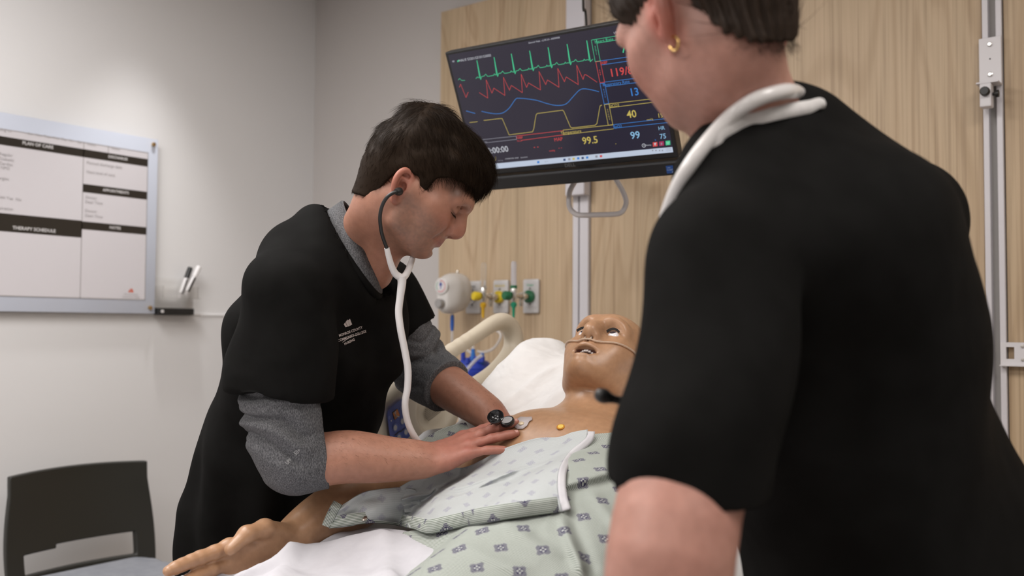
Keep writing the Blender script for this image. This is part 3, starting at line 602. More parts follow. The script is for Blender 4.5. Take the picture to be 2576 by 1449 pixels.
# task bar with little icons, status icons
fl.poly([cp(225, 1292), cp(1962, 1128), cp(1957, 1084), cp(210, 1249)], TB, .0011)
for x, y, m in ((840, 1211, BL), (1057, 1191, DB), (1097, 1186, GR), (1133, 1183, YE), (1171, 1179, BL), (1208, 1176, DB), (1245, 1172, BL), (1322, 1164, GR), (1360, 1161, RD)): fl.poly([cp(x-10, y+10), cp(x+9, y+8), cp(x+8, y-10), cp(x-11, y-8)], m, .0014)
tx('Search', 905, 1205, 13, GR)
tx('9:48 AM', 1917, 1100, 13, GR); tx('1/5/2026', 1918, 1114, 13, GR)
for x in (1787, 1815, 1845, 1868): fl.poly([cp(x-6, 1119), cp(x+5, 1118), cp(x+4, 1108), cp(x-6, 1109)], GR, .0014)
for x, y, m in ((1807, 1063, RD), (1860, 1057, 9), (1913, 1051, G)): fl.poly([cp(x-18, y+20), cp(x+20, y+16), cp(x+18, y-20), cp(x-20, y-16)], m, .0012)
fl.poly([cp(1800, 1062), cp(1807, 1075), cp(1814, 1060), cp(1817, 1050), cp(1798, 1052)], WHT, .0014); fl.poly([cp(1914, 1068), cp(1898, 1050), cp(1906, 1040), cp(1913, 1046), cp(1920, 1038), cp(1928, 1046)], 10, .0014); fl.poly([cp(1860, 1046), cp(1868, 1058), cp(1858, 1070), cp(1852, 1060)], GR, .0014)
c0 = cp(1713, 1073)
for i in range(16):
    a0, a1 = 2*PI*i/16, 2*PI*(i+1)/16; fl.poly([c0+.0035*np.array((math.cos(a0), math.sin(a0))), c0+.0047*np.array((math.cos(a0), math.sin(a0))), c0+.0047*np.array((math.cos(a1), math.sin(a1))), c0+.0035*np.array((math.cos(a1), math.sin(a1)))], WHT, .0012)
ln([(1713, 1066), (1713, 1074), (1719, 1073)], WHT, .0008); tx('History', 1750, 1070, 17, WHT)
E_ = lambda n, c, s=.55: emis('screen_'+n, c, s)
fl.build('screen_graphics', [E_('green', (.08, .85, .42)), E_('red', (1, .10, .10)), E_('blue', (.06, .33, .95)), E_('yellow', (.88, .70, .16)), E_('white', (.85, .87, .95)), E_('navy', (.04, .09, .25)), E_('taskbar', (.72, .82, 1.0), .62), E_('grey', (.42, .42, .5)), E_('pale_blue', (.35, .68, 1.0), .62), E_('crimson', (.6, .04, .16)), E_('mint', (.3, 1, .6))], next(o for o in r.children if o.name.startswith('screen')))
fl = Flat(MC, MR, MU, MN); fl.text('DELL', scr(1434, 415.5), .0125, 0, bold=.01, h=.0006, space=1.05); fl.build('brand_lettering', [mat('badge_grey', (.10, .10, .10), .3)], r)['kind'] = 'stuff'
fl = Flat(MC, MR, MU, MN); q = scr(1690, 422); fl.rect(q[0]-.0085, q[1]-.009, q[0]+.0085, q[1]+.009, 0, .0126); bdg = fl.build('processor_sticker', [mat('badge_blue', (.01, .05, .20), .35)], r)
fl = Flat(MC, MR, MU, MN); fl.text('intel', (q[0]-.002, q[1]+.0045), .0042, 0, h=.013); fl.text('CORE', (q[0], q[1]-.001), .0055, 0, h=.013); fl.rect(q[0]+.004, q[1]-.0075, q[0]+.007, q[1]-.0055, 0, .013); fl.build('sticker_lettering', [mat('badge_text', (.25, .33, .5), .4)], bdg)['kind'] = 'stuff'
fl = Flat(MC, MR, MU, MN); q = scr(1231, 451.5); fl.rect(q[0]-.02, q[1]-.006, q[0]+.009, q[1]+.006, 0, .0126); fl.build('asset_sticker', [mat('sticker_white', (.55, .54, .56), .5)], r)
# arm, wall plate, handle, cable
r2 = empty('monitor_arm', (-1.67, PF-.02, 1.9), 'white wall arm with a looped grab handle hanging below the monitor', 'monitor arm')
MB().box((-1.705, PF-.05, 1.75), (-1.632, PF-.013, 2.60), bev=.004).build('cable_cover', mat('arm_white', (.60, .58, .62), .35), r2)
bk = MC-MN*.055
MB().tube(spline([(-1.67, PF-.05, 1.92), (-1.6, PF-.2, 1.92), (-1.42, 2.12, 1.9), bk+np.array((0, .06, -.02)), bk], 6), .022, 14).build('arm_tube', WHITE_PAINT, r2, True)
MB().box((-.06, -.06, -.068), (.06, .06, -.055), M=MM, bev=.004).build('mount_plate', WHITE_PAINT, r2)
D = 2.36
hp = [at(1462, 420, D), at(1447, 455, D), at(1434, 480, D-.005), at(1431, 505, D-.01), at(1434, 524, D-.012), at(1446, 537, D-.014), at(1462, 541.5, D-.016), at(1500, 540.5, D-.016), at(1545, 539, D-.016), at(1562, 535, D-.014), at(1572, 522, D-.012), at(1575, 505, D-.01), at(1568, 484, D-.005), at(1552, 455, D), at(1532, 420, D)]
MB().tube(spline(hp, 6), .0066, 14).build('grab_handle', mat('handle_white', (.60, .575, .585), .25), r2, True)
mid = at(1497, 405, D+.03)
MB().tube([at(1462, 420, D), at(1495, 402, D+.0), at(1532, 420, D)], .006, 12).tube([mid, bk-MU*.03], .01, 12).build('handle_bracket', WHITE_PAINT, r2, True)
cp_ = [(-1.625, PF-.06, 2.62)]+[at(x, y, d) for x, y, d in ((1467, 3, 2.42), (1472, 25, 2.4), (1474.5, 50, 2.36), (1475, 80, 2.32), (1470, 130, 2.28))]+[tuple(bk+MR*-.05)]
o = MB().tube(spline(cp_, 5), .0032, 8).build('power_cable', BLACK_PLASTIC, None, True); tag(o, 'black cable running down behind the top edge of the monitor', 'cable')
# ------------------------------------------------------------ heads (local frame: x forward, y to the person's left, z up, origin between the ear canals)
def ear(s, side, c=(-.012, .074, .002), size=1.0, out=24):
    a = rot('Z', -side*out*1.0) @ rot('Y', -14)          # local ear plane: x fwd, z up, y outwards
    def L(u, v, w): return np.array((c[0], c[1]*side, c[2]))+size*(a @ np.array((u, side*w, v)))
    # rim (helix), inner fold, lobe
    rim = [(.014, .006), (.012, .022), (.002, .031), (-.010, .030), (-.017, .020), (-.019, .006), (-.016, -.008), (-.009, -.019)]
    s.chain([L(u, v, .010+.003*(u < 0)) for u, v in rim], [.0030, .0036, .0038, .0038, .0038, .0036, .0032, .0036], .004, n=4)
    s.ell(L(-.002, .008, .004), (.017*size, .0042*size, .024*size), .006, a)
    s.ell(L(-.003, -.026, .007), (.0085*size, .0042*size, .010*size), .008, a)
    s.chain([L(.012, .003, .003), L(.011, -.008, .007), L(.004, -.016, .007)], [.004, .0048, .004], .004, n=3)      # tragus to notch
    s.chain([L(.006, .014, .0085), L(-.006, .018, .009), L(-.012, .008, .009), L(-.009, -.008, .009), L(-.003, -.014, .008)], [.0026]*5, .003, n=3)  # antihelix
    s.ell(L(.001, .000, .0095), (.008*size, .006*size, .009*size), .004, a, -1)                                     # bowl
    s.ell(L(0, .022, .012), (.008*size, .004*size, .0045*size), .003, a, -1)
def head(s, o):
    g = o.get
    s.ell((-.004, 0, .052), (.091, .075, .082), 0)
    s.ell((.044, 0, .045), (.060, .061, .056), .02)
    s.ell((-.045, 0, .030), (.045, .060, .055), .03)
    s.ell((.042, 0, -.012), (.056, .050, .062), .025)
    jw = g('jaw', 1.0)
    for q in (-1, 1):
        s.ell((.064, q*.039, -.006), (.025, .023, .024), .025)
        s.ell((.046, q*.032*jw, -.030), (.036, .025, .034), .025)
        s.cone((.045, q*.054, .002), (.0, q*.065, .006), .010, .008, .035)
        s.cone((.004, q*.055*jw, .0), (.012, q*.046*jw, g('gonv', -.048)), .015, .012, .03)
        s.cone((.012, q*.046*jw, g('gonv', -.048)), (.066, q*.016, -.066+g('chz', 0)), .012, .0135, .03)
    s.ell((.045, 0, -.048), (.042, .040, .028), .02)
    s.ell((.066, 0, -.034), (.031, .029, .030), .02)
    s.ell((.079, 0, -.064+g('chz', 0)), (.0180, .019, .0155), .016)
    for q in (-1, 1):
        s.chain([(.0985, q*.010, .035), (.0955, q*.027, .039), (.079, q*.047, .034)], [.0068, .0068, .006], .02, n=3)
        s.ell((.108, q*.032, .016+g('eyev', 0)*.7), (.018, .016, .012), .018, None, -1)
    s.ell((.096, 0, .040), (.011, .02, .016), .018)
    nt = np.array(g('tip', (.1165, 0, -.009))); nb = g('bridge', .104)
    s.chain([(nb-.005, 0, .030), (nb, 0, .018), ((nb+nt[0])/2+.001, 0, .005), nt], [.0075, .0066, .0075, .0095], .012, n=4)
    s.cone((nt[0]-.018, 0, .006), (nt[0]-.0175, 0, -.012), .011, .013, .014, ax=(0, 1, 0), sx=1.15)
    for q in (-1, 1): s.ell((nt[0]-.0135, q*.0130, -.0135), (.0115, .0066, .0082), .007)
    s.cone(nt+np.array((-.003, 0, -.006)), (nt[0]-.017, 0, -.021), .005, .005, .006)
    for q in (-1, 1): s.ell((nt[0]-.0095, q*.0066, -.0205), (.0060, .0034, .004), .002, None, -1)
    lx = g('lipx', .0965); op = g('open', 0.0)
    s.chain([(lx-.0125, -.0255, -.0415), (lx-.0025, -.012, -.0372), (lx+.0005, 0, -.0362), (lx-.0025, .012, -.0372), (lx-.0125, .0255, -.0415)], [.003, .0054, .0058, .0054, .003], .007, n=5)
    s.chain([(lx-.0125, -.023, -.0435-op*.5), (lx-.003, -.011, -.0465-op), (lx-.0005, 0, -.047-op), (lx-.003, .011, -.0465-op), (lx-.0125, .023, -.0435-op*.5)], [.003, .0058, .0066, .0058, .003], .007, n=5)
    s.ell((lx+.005, 0, -.0285), (.003, .0028, .007), .004, None, -1)
    if op > 0:
        s.ell((lx-.004, 0, -.0415-op*.5), (.016, g('opw', .0225), op*.62), .003, None, -1)
    else:
        s.chain([(lx-.0095, -.0265, -.0420), (lx+.0015, -.013, -.0414), (lx+.0052, 0, -.0417), (lx+.0015, .013, -.0414), (lx-.0095, .0265, -.0420)], [.0012, .0013, .0013, .0013, .0012], .003, -1, n=5)
    s.ell((.1, 0, -.0555), (.008, .018, .0045), .010, None, -1)
    if g('smile', 1):
        for q in (-1, 1): s.chain([(.1, q*.021, -.014), (.0965, q*.030, -.028), (.090, q*.037, -.042)], [.001, .001, .001], .010, -1, n=3)
    for q in (-1, 1):
        ec = np.array((.0815, q*.0315, .0145+g('eyev', 0)))
        s.ell(ec, .0142, .007)
        s.chain([ec+np.array((.0150, -q*.011, .0085)), ec+np.array((.0155, q*.002, .011)), ec+np.array((.0085, q*.0145, .0075))], [.0012]*3, .003, -1, n=3)
    for q in ((-1, 1) if not g('ears') else g('ears')): ear(s, q, g('earc', (-.012, .0705, .002)), g('earsize', 1.0), g('earout', 20))
def eye_open(s, q, h=.0055, w=.0125, tilt=0, dv=0):
    ec = np.array((.0815, q*.0315, .0145)); s.ell(ec+np.array((.0125, q*.0005, dv)), (.012, w, h), .0012, rot('X', tilt*q), -1)
def xf(v, R, o): return np.asarray(v) @ np.asarray(R).T+np.asarray(o)
def frame(f, up):
    f = np.array(f, float); f /= np.linalg.norm(f); up = np.array(up, float); l = np.cross(up, f); l /= np.linalg.norm(l); return np.array([f, l, np.cross(f, l)]).T
def hair_strands(pts, dirs, nrm, L, rad, lift, n=4, jit=.25, curl=0.0):
    """tapered three sided strands leaving pts along dirs"""
    k = len(pts); V = []; t = np.linspace(0, 1, n); L = L*(1+rng.uniform(-.4, .3, k))
    dirs = dirs+rng.normal(0, jit, dirs.shape); dirs -= nrm*(dirs*nrm).sum(1)[:, None]; dirs /= np.linalg.norm(dirs, axis=1)[:, None]+1e-9
    sd = np.cross(nrm, dirs); lf = lift*rng.uniform(.2, 1.3, k)
    for i in range(n):
        c = pts+dirs*(L*t[i])[:, None]+nrm*(lf*np.sin(t[i]*PI*.75)-.0018)[:, None]; c = c-nrm*(curl*L*t[i]**2)[:, None]
        w = rad*(1-.85*t[i]**1.5)
        V += [c+sd*w, c-sd*w*.5+nrm*w*.8, c-sd*w*.5-nrm*w*.8]
    V = np.stack(V, 1); nv = 3*n; F = []
    base = (np.arange(k)*nv)[:, None]
    for i in range(n-1):
        for j in range(3): F.append(base+np.array([i*3+j, i*3+(j+1) % 3, (i+1)*3+(j+1) % 3, (i+1)*3+j])[None])
    return V.reshape(-1, 3), np.concatenate(F)
# ------------------------------------------------------------ hands and arms (local frame: x along the fingers, y to the thumb side, z out of the back of the hand, origin at the wrist)
FING = [((.092, .029, .001), (.046, .027, .022), (.0100, .0092, .0084, .0070)), ((.097, .008, .003), (.051, .031, .023), (.0103, .0095, .0086, .0072)),
        ((.091, -.014, .001), (.046, .029, .023), (.0098, .0090, .0082, .0068)), ((.081, -.034, -.003), (.036, .022, .020), (.0086, .0079, .0072, .0060))]
def hand(s, curl, splay, thumb, size=1.0, k=1.0, nails=None):
    """curl: per finger three bend angles; splay: per finger sideways angle; thumb: list of points"""
    P = lambda p: np.array(p, float)*size
    for (mcp, L, r), c, sp in zip(FING, curl, splay):
        p = P(mcp); a = 0; pts = [P((mcp[0]*.45, mcp[1]*.75, mcp[2]-.003)), p]; rr = [r[0]*1.15, r[0]*1.08]
        for i in range(3):
            a += c[i]; d = np.array((math.cos(math.radians(a))*math.cos(math.radians(sp)), math.cos(math.radians(a))*math.sin(math.radians(sp)), -math.sin(math.radians(a))))
            m = p+d*L[i]*size*.5; q = p+d*L[i]*size
            s.cone(p, m, r[i]*size*1.0, r[i]*size*.955, .005); s.cone(m, q, r[i]*size*.955, r[i+1]*size*1.0, .005)
            if i == 2 and nails is not None:
                nz = np.array((math.sin(math.radians(a)), 0, math.cos(math.radians(a)))); nails.append((q-d*.004*size, d, nz, r[3]*size))
            p = q
        s.cone(pts[0], pts[1], rr[0]*size, rr[1]*size, .012)
    s.ell(P((.045, -.002, -.004)), P((.054, .040, .0145)), .014)
    s.ell(P((.035, .020, -.010)), P((.034, .022, .015)), .014)
    s.ell(P((.035, -.026, -.010)), P((.036, .015, .014)), .012)
    s.cone(P((0, 0, -.002)), P((.03, 0, -.003)), .020*size, .021*size, .014, ax=(0, 1, 0), sx=1.35)
    t = [P(q) for q in thumb]
    for a, b, ra, rb in zip(t[:-1], t[1:], (.0150, .0122, .0108), (.0120, .0105, .0082)): s.cone(a, b, ra*size, rb*size, .009)
    if nails is not None:
        d = (t[-1]-t[-2])/np.linalg.norm(t[-1]-t[-2]); nails.append((t[-1]-d*.004, d, np.array(nails[0][2])*.4+np.array((0, .8, .1)), .0082*size))
def nail_meshes(name, nails, R, o, m, parent):
    for c, d, n, r in nails:
        d = d/np.linalg.norm(d); n = n-d*(n@d); n /= np.linalg.norm(n); b = np.cross(n, d); V = []; F = []
        for i in range(6):
            for j in range(7):
                u = -.006+.012*i/5; a = math.radians(-50+100*j/6); rr = r*(1.12-.10*max(0, u/.006-.5)); wv = .86*(1-.25*abs(u/.006)**4)
                V.append(c+d*u+n*rr*math.cos(a)+b*rr*math.sin(a)*wv)
        for i in range(5):
            for j in range(6): q = i*7+j; F.append((q, q+7, q+8, q+1))
        mesh(name, xf(np.array(V), R, o), F, m, parent)
# ------------------------------------------------------------ hospital bed
SHEET = cloth('white_bed_linen', (.68, .665, .66), (.72, .705, .70), 30, .85, .12, 6, .002)
BEDM = mat('bed_frame_paint', (.55, .50, .42), .4)
bed = empty('hospital_bed', (-.97, 1.0, 0), 'hospital bed with raised head section and cream plastic side rails', 'bed')
HY, HZ, INC = 1.10, .80, math.radians(30)     # hinge of the head section and its slope
SV = np.array((0, math.cos(INC), math.sin(INC))); NV = np.array((0, -math.sin(INC), math.cos(INC)))
HM = Matrix(((1, 0, 0, 0), (0, SV[1], NV[1], HY), (0, SV[2], NV[2], HZ), (0, 0, 0, 1)))
MB().box((-1.42, -.38, HZ-.15), (-.52, HY+.02, HZ), bev=.03).build('mattress', SHEET, bed, True)
MB().box((-.45-.97, -.02, -.15), (.45-.97, .80, 0), bev=.03, M=HM).build('mattress_head_section', SHEET, bed, True)
MB().box((-1.40, -.40, HZ-.22), (-.54, HY, HZ-.152), bev=.01).box((-1.40, 0, -.22), (-.54, .82, -.152), bev=.01, M=HM).build('deck', BEDM, bed)
MB().box((-1.30, -.2, .30), (-.64, 1.5, .40), bev=.02).box((-1.2, .1, .40), (-.74, .3, HZ-.22)).box((-1.2, .9, .40), (-.74, 1.1, HZ-.22)).build('base_frame', BEDM, bed)
for x in (-1.32, -.62):
    for y in (-.25, 1.6):
        MB().tube([(x, y, .4), (x, y, .16)], .03, 12).build('caster_post', BEDM, bed, True); MB().lathe([(0, -.02), (.07, -.02), (.075, 0), (.07, .02), (0, .02)], (x, y, .08), (1, 0, 0), 20).build('caster', BLACK_PLASTIC, bed, True)
MB().box((-1.42, 1.98, .5), (-.52, 2.02, 1.12), bev=.015).build('headboard', CREAM_PLASTIC, bed)
def side_rail(X):
    q = lambda x, y: (X, *onp(x, y, 0, -1.47)[1:])
    s = SDF((X-.05, 1.15, .85), (X+.05, 2.05, 1.45), .005)
    loop = [(905, 1050), (960, 1012), (1030, 957), (1100, 906), (1190, 848), (1240, 815), (1268, 810), (1288, 832), (1293, 866), (1280, 895), (1240, 938), (1185, 975), (1120, 1018)]
    s.chain([q(*p) for p in loop], [.0165, .0165, .0165, .0165, .0165, .017, .019, .0205, .021, .020, .0185, .018, .018], .010, n=5)
    for a, b in (((930, 1070), (1120, 1040)), ((945, 1100), (1110, 1060)), ((960, 1040), (1060, 1000)), ((940, 1130), (1070, 1105)), ((1000, 1000), (1060, 965))): s.cone(q(*a), q(*b), .03, .03, .03, ax=(1, 0, 0), sx=.55)
    return s, q
s, q = side_rail(-1.47); c = np.array(q(1076, 1028)); s.ell(c+np.array((.022, 0, 0)), (.02, .055, .055), .015, None, -1); s.ell(c+np.array((.006, .0, .004)), (.014, .046, .042), .012)
v, f = s.mesh(1); rail = mesh('side_rail', v, f, CREAM_PLASTIC, bed)
for i in range(9):
    p = np.array(q(1076, 1008+i*4.6))+np.array((.0215, 0, 0)); w = .032*math.sqrt(max(.1, 1-((i-3)/6.5)**2)); MB().tube([p+np.array((0, -w, -.42*w)), p+np.array((0, w, .42*w))], .0011, 6).build('speaker_slot', mat('slot_shadow', (.25, .21, .16), .7) if i == 0 else MAT['slot_shadow'], rail)
cpn = Flat((-1.4345, 0, 0), (0, -1, 0), (0, 0, 1), (1, 0, 0)); g2 = lambda x, y: (lambda p: (-p[1], p[2]))(onp(x, y, 0, -1.4345))
zq = lambda cx, cy: g2(940+cx/9.06, 980+cy/9.06)
cpn.poly([zq(*p) for p in ((720, 150), (400, 400), (320, 490), (310, 600), (345, 900), (395, 1220), (430, 1260), (640, 1250), (880, 1010), (905, 930), (860, 800))], 0)
def disc(x, y, r, mi, h): 
    c_ = zq(x, y); cpn.poly([(c_[0]+r*math.cos(a), c_[1]+r*1.15*math.sin(a)) for a in np.linspace(0, 2*PI, 16, endpoint=False)], mi, h)
cpn.poly([zq(*p) for p in ((415, 520), (540, 430), (600, 590), (470, 700))], 3, .0006); cpn.poly([zq(*p) for p in ((428, 535), (532, 445), (588, 585), (475, 685))], 1, .0010)
cpn.line([zq(450, 520), zq(500, 560), zq(480, 640), zq(500, 600), zq(570, 620)], .002, 2, .0014); disc(490, 510, .0018, 2, .0014)
for x, y in ((490, 865), (575, 1085), (655, 715), (735, 960)): disc(x, y, .0078, 4, .0008); disc(x-5, y+5, .0052, 2, .0012)
cpn.line([zq(480, 1040), zq(570, 960), zq(620, 950), zq(700, 880)], .0022, 3, .0012); disc(350, 640, .0035, 4, .0008); disc(395, 710, .0016, 2, .0008); disc(630, 420, .004, 4, .0008)
cpn.build('control_panel', [mat('panel_blue', (.06, .085, .32), .4), mat('panel_orange', (.55, .17, .03), .4), mat('panel_white', (.5, .48, .5), .5), INK, mat('panel_pale_blue', (.13, .17, .42), .4)], rail)
s, q = side_rail(-.47); v, f = s.mesh(1); mesh('side_rail', v, f, CREAM_PLASTIC, bed)
# pillow
def pillow():
    s = SDF((-.42, -.32, -.14), (.42, .32, .16), .007)
    X, Y, Z = s._g(tuple(slice(0, i) for i in s.n)); a = np.abs(X)/.36; b_ = np.abs(Y)/.235
    th = .064*np.sqrt(np.clip(1-a**3.2, 0, 1))**1.0*np.sqrt(np.clip(1-b_**3.2, 0, 1))+.004; edge = np.maximum(a**4+b_**4-1, 0)*.05
    s.F = (np.abs(Z)-th+edge+.0*X).astype(np.float32); return s.mesh(3)
v, f = pillow(); n = normals(v, f)
w = .020*np.sin(v[:, 0]*23+v[:, 1]*15+3*vnoise(v, 7))*sstep(0, .25, np.abs(v[:, 0]))+.010*vnoise(v, 11, 2)+.010*(1-np.abs(np.sin(v[:, 0]*17-v[:, 1]*9+2.5*vnoise(v, 6, 5))))**2; v = v+n*w[:, None]
pc = np.array((-1.01, HY, HZ))+SV*.565+NV*.035
PR = np.array([(1, 0, 0), SV, NV]).T @ rot('Z', -8) @ rot('X', 10)
o = mesh('pillow', xf(v, PR, pc), f, cloth('pillow_case', (.68, .665, .655), (.72, .705, .695), 30, .85, .6, 9, .005)); tag(o, 'creased white pillow propped under the mannequin head on the bed', 'pillow')
# ------------------------------------------------------------ patient mannequin
def shade_tint(v, base, fn=None):
    t = np.tile(np.array(base, float), (len(v), 1)); return fn(v, t) if fn else t
MSK = skin('mannequin_skin', .36, .10, .10); bsdf(MSK).inputs['Specular IOR Level'].default_value = .5
MBASE = (.40, .232, .132)
mq = empty('patient_mannequin', (-.97, 1.2, HZ), 'bald tan patient mannequin with open mouth lying in the hospital bed', 'mannequin')
MF = np.array(((.209, -.6, .772))); MUp = np.array((-.055, .781, .622)); MH = frame(MF, MUp); MO = np.array((-.989, 1.579, 1.237))
_m = MO+MH @ np.array((.0945, 0, .0145)); MH = MH @ rot('Z', -8) @ rot('Y', -4); MO = _m-MH @ np.array((.0945, 0, .0145))+RT*.001
C0 = np.array((-.97, 1.39, 1.065))-NV*.021; lx = np.array((1., 0, 0))
TP = lambda x, a, b: C0+lx*x+SV*a+NV*b          # torso coordinates: across, up the spine, out of the chest
inv = lambda p: (np.asarray(p)-MO) @ MH
s = SDF((-.40, -.32, -.46), (.16, .32, .15), .0034)
head(s, dict(open=.0110, opw=.0245, chz=-.005, gonv=-.053, tip=(.1145, 0, -.008), bridge=.1035, smile=0, earout=14, earc=(-.012, .0725, .0)))
for q_ in (-1, 1): eye_open(s, q_, .0068, .0135, 0, -.0005)
nk = inv(TP(0, .13, -.005)); s.chain([(-.030, 0, -.01), (-.034, 0, -.06), nk*.5+np.array((-.034, 0, -.07))*.5, nk], [.048, .052, .056, .066], .022)
def tor(s, T):
    """mannequin trunk, T maps world points into the grid frame"""
    c = lambda a, b, ra, rb, k=.04, **kw: s.cone(T(a), T(b), ra, rb, k, **kw)
    axX = T(np.array((1., 0, 0)))-T(np.zeros(3))
    c(TP(0, .02, .0), TP(0, .10, -.005), .102, .085, .03, ax=axX, sx=1.55); c(TP(0, .02, 0), TP(0, -.22, -.005), .104, .098, .05, ax=axX, sx=1.4)
    for q in (-1, 1):
        c(TP(q*.06, .03, .045), TP(q*.09, .01, .040), .05, .05, .07)
        c(TP(q*.02, .135, .035), TP(q*.165, .125, .005), .020, .022, .035)            # collar bones
        c(TP(q*.05, .15, -.03), TP(q*.17, .10, -.02), .05, .055, .05)
        s.ell(T(TP(q*.19, .085, -.015)), (.06, .06, .06), .04)
tor(s, inv)
MQS = s; v, f = s.mesh(1); wv = xf(v, MH, MO)
def mtint(v, t):
    lp = gauss(((v-np.array((.094, 0, -.047)))/np.array((.018, .028, .016)))**2 @ np.ones(3), 1.0)[:, None]; t = t*(1-.12*lp)
    inside = ((v[:, 0] < .0915) & (v[:, 0] > .06) & ((v[:, 1]/.0225)**2+((v[:, 2]+.0475)/.0095)**2 < 1))[:, None]; t = np.where(inside, np.array((.10, .035, .025)), t)
    return t
tt = shade_tint(v, MBASE, mtint)
body = mesh('body', wv, f, MSK, mq, tint=tt)
# eyes, lashes, teeth
EYE = mat('mannequin_eye_white', (.72, .70, .72), .12); IRIS = mat('mannequin_iris', (.035, .025, .03), .1); LASH = mat('dark_lashes', (.012, .009, .008), .6)
for q_ in (-1, 1):
    ec = np.array((.0815, q_*.0315, .0145)); look = np.array((.955, .02*q_-.05, .25)); look /= np.linalg.norm(look)
    eb = MB(); prof = [(.0128*math.sin(a), -.0128*math.cos(a)) for a in np.linspace(0, PI, 14)]
    e = MB().lathe(prof, xf(ec, MH, MO), MH @ look, 24).build('eyeball', EYE, mq, True)
    p = xf(ec+look*.0122, MH, MO); MB().lathe([(0, -.001), (.0060, -.0008), (.0058, .0002), (.003, .0009), (0, .0011)], p, MH @ look, 20).build('iris', IRIS, e, True)
    V = []; F = []
    for i in range(13):
        a = -1+2*i/12; b0 = ec+np.array((.0145-.004*a*a, q_*.0005+a*.0128, .0052-.0045*a*a)); V += [b0, b0+np.array((.0042, a*.0022, .0030-.0016*a*a))]
    for i in range(12): F.append((2*i, 2*i+1, 2*i+3, 2*i+2))
    mesh('eyelashes', xf(np.array(V), MH, MO), F, LASH, mq)
tb = MB()
for i in range(8):
    a = (i-3.5)/3.5; c = np.array((.0905-.010*a*a, a*.0165, -.0415-.0010*a*a)); tb.box(c-np.array((.002, .0024, .0030)), c+np.array((.002, .0024, .0035)), bev=.0009)
tb.v = [tuple(xf(np.array(p), MH, MO)) for p in tb.v]; o = tb.build('teeth', mat('teeth_white', (.62, .57, .55), .2), mq, True); o['kind'] = 'stuff'
# arms
def arm(name, par, Hf, Ho, pts, rad, curl, splay, thumb, m, base, size=1.0, h=.002, fn=None, nailm=None, flat=1.12, mirror=False, k=.02):
    """forearm and hand in the hand frame Hf (columns x, y, z) at wrist Ho; pts run from the wrist up the arm in world space"""
    iv = lambda p: (np.asarray(p)-Ho) @ Hf
    L = np.array([iv(p) for p in pts]); R_ = np.array(rad); lo = np.minimum(L.min(0)-R_.max()-.01, (-.03, -.065, -.075)); hi = np.maximum(L.max(0)+R_.max()+.01, np.array((.24, .105, .06))*max(1, size))
    s = SDF(lo, hi, h); nl = []
    hand(s, curl, splay, thumb, size, nails=nl)
    s.chain(L, rad, k, n=5, ax=(0, 1, 0), sx=flat)
    v, f = s.mesh(1); t = shade_tint(v, base, fn)
    return v, f, xf(v, Hf, Ho), t, nl
HR_o = at(724, 1376, 1.60); tipR = at(497, 1458, 1.475)
hx = tipR-HR_o; hx /= np.linalg.norm(hx); vw = (CAM-HR_o)/np.linalg.norm(CAM-HR_o)     # palm towards +X and the camera, thumb up
pz = -(vw*.45+np.array((.55, 0, -.25))); pz -= hx*(pz@hx); pz /= np.linalg.norm(pz); hy = np.cross(pz, hx); Hf = np.array([hx, hy, pz]).T
if np.linalg.det(Hf) < 0: Hf[:, 1] *= -1
print('mannequin hand thumb dir', Hf[:, 1], 'det', np.linalg.det(Hf))
v, f, wv, t, nl = arm('arm', mq, Hf, HR_o, [HR_o, at(790, 1318, 1.64), at(880, 1268, 1.69), at(970, 1220, 1.75), TP(-.21, .03, -.03), TP(-.19, .085, -.02)], [.026, .032, .040, .043, .048, .055],
    [(4, 4, 4), (12, 12, 8), (20, 14, 10), (26, 16, 10)], (1, 1, 1, 0), [(.012, .026, -.010), (.048, .047, -.016), (.080, .050, -.022), (.108, .040, -.028)], MSK, MBASE, 1.2)
mesh('right_arm', wv, f, MSK, mq, tint=t)
Ho = np.array((-.70, .98, .92)); Hf2 = frame((.05, -1, -.1), (.2, 0, 1)); Hf2 = np.array([Hf2[:, 0], -Hf2[:, 1], Hf2[:, 2]]).T; Hf2[:, 1] = np.cross(Hf2[:, 2], Hf2[:, 0])
v, f, wv, t, nl = arm('arm', mq, Hf2, Ho, [Ho, (-.70, 1.12, .95), (-.70, 1.25, .99), TP(.21, .03, -.03), TP(.19, .085, -.02)], [.026, .036, .042, .048, .055], [(10, 12, 8)]*4, (2, 0, -2, -5), [(.012, .022, -.010), (.045, .045, -.020), (.075, .058, -.022), (.10, .06, -.022)], MSK, MBASE, .98, .003)
mesh('left_arm', wv, f, MSK, mq, tint=t)
# lower body under the bedding
s = SDF((-1.25, -.1, .72), (-.70, 1.32, 1.12), .010)
s.cone(TP(0, -.2, 0), (-.97, 1.02, .86), .095, .085, .05, ax=(1, 0, 0), sx=1.45)
for q_ in (-1, 1):
    s.chain([(-.97+q_*.09, 1.0, .86), (-.97+q_*.10, .55, .86), (-.97+q_*.09, .15, .85)], [.075, .055, .045], .03); s.cone((-.97+q_*.09, .12, .85), (-.97+q_*.11, .08, .87), .04, .028, .03)
v, f = s.mesh(1); mesh('lower_body', v, f, MSK, mq, tint=shade_tint(v, MBASE))
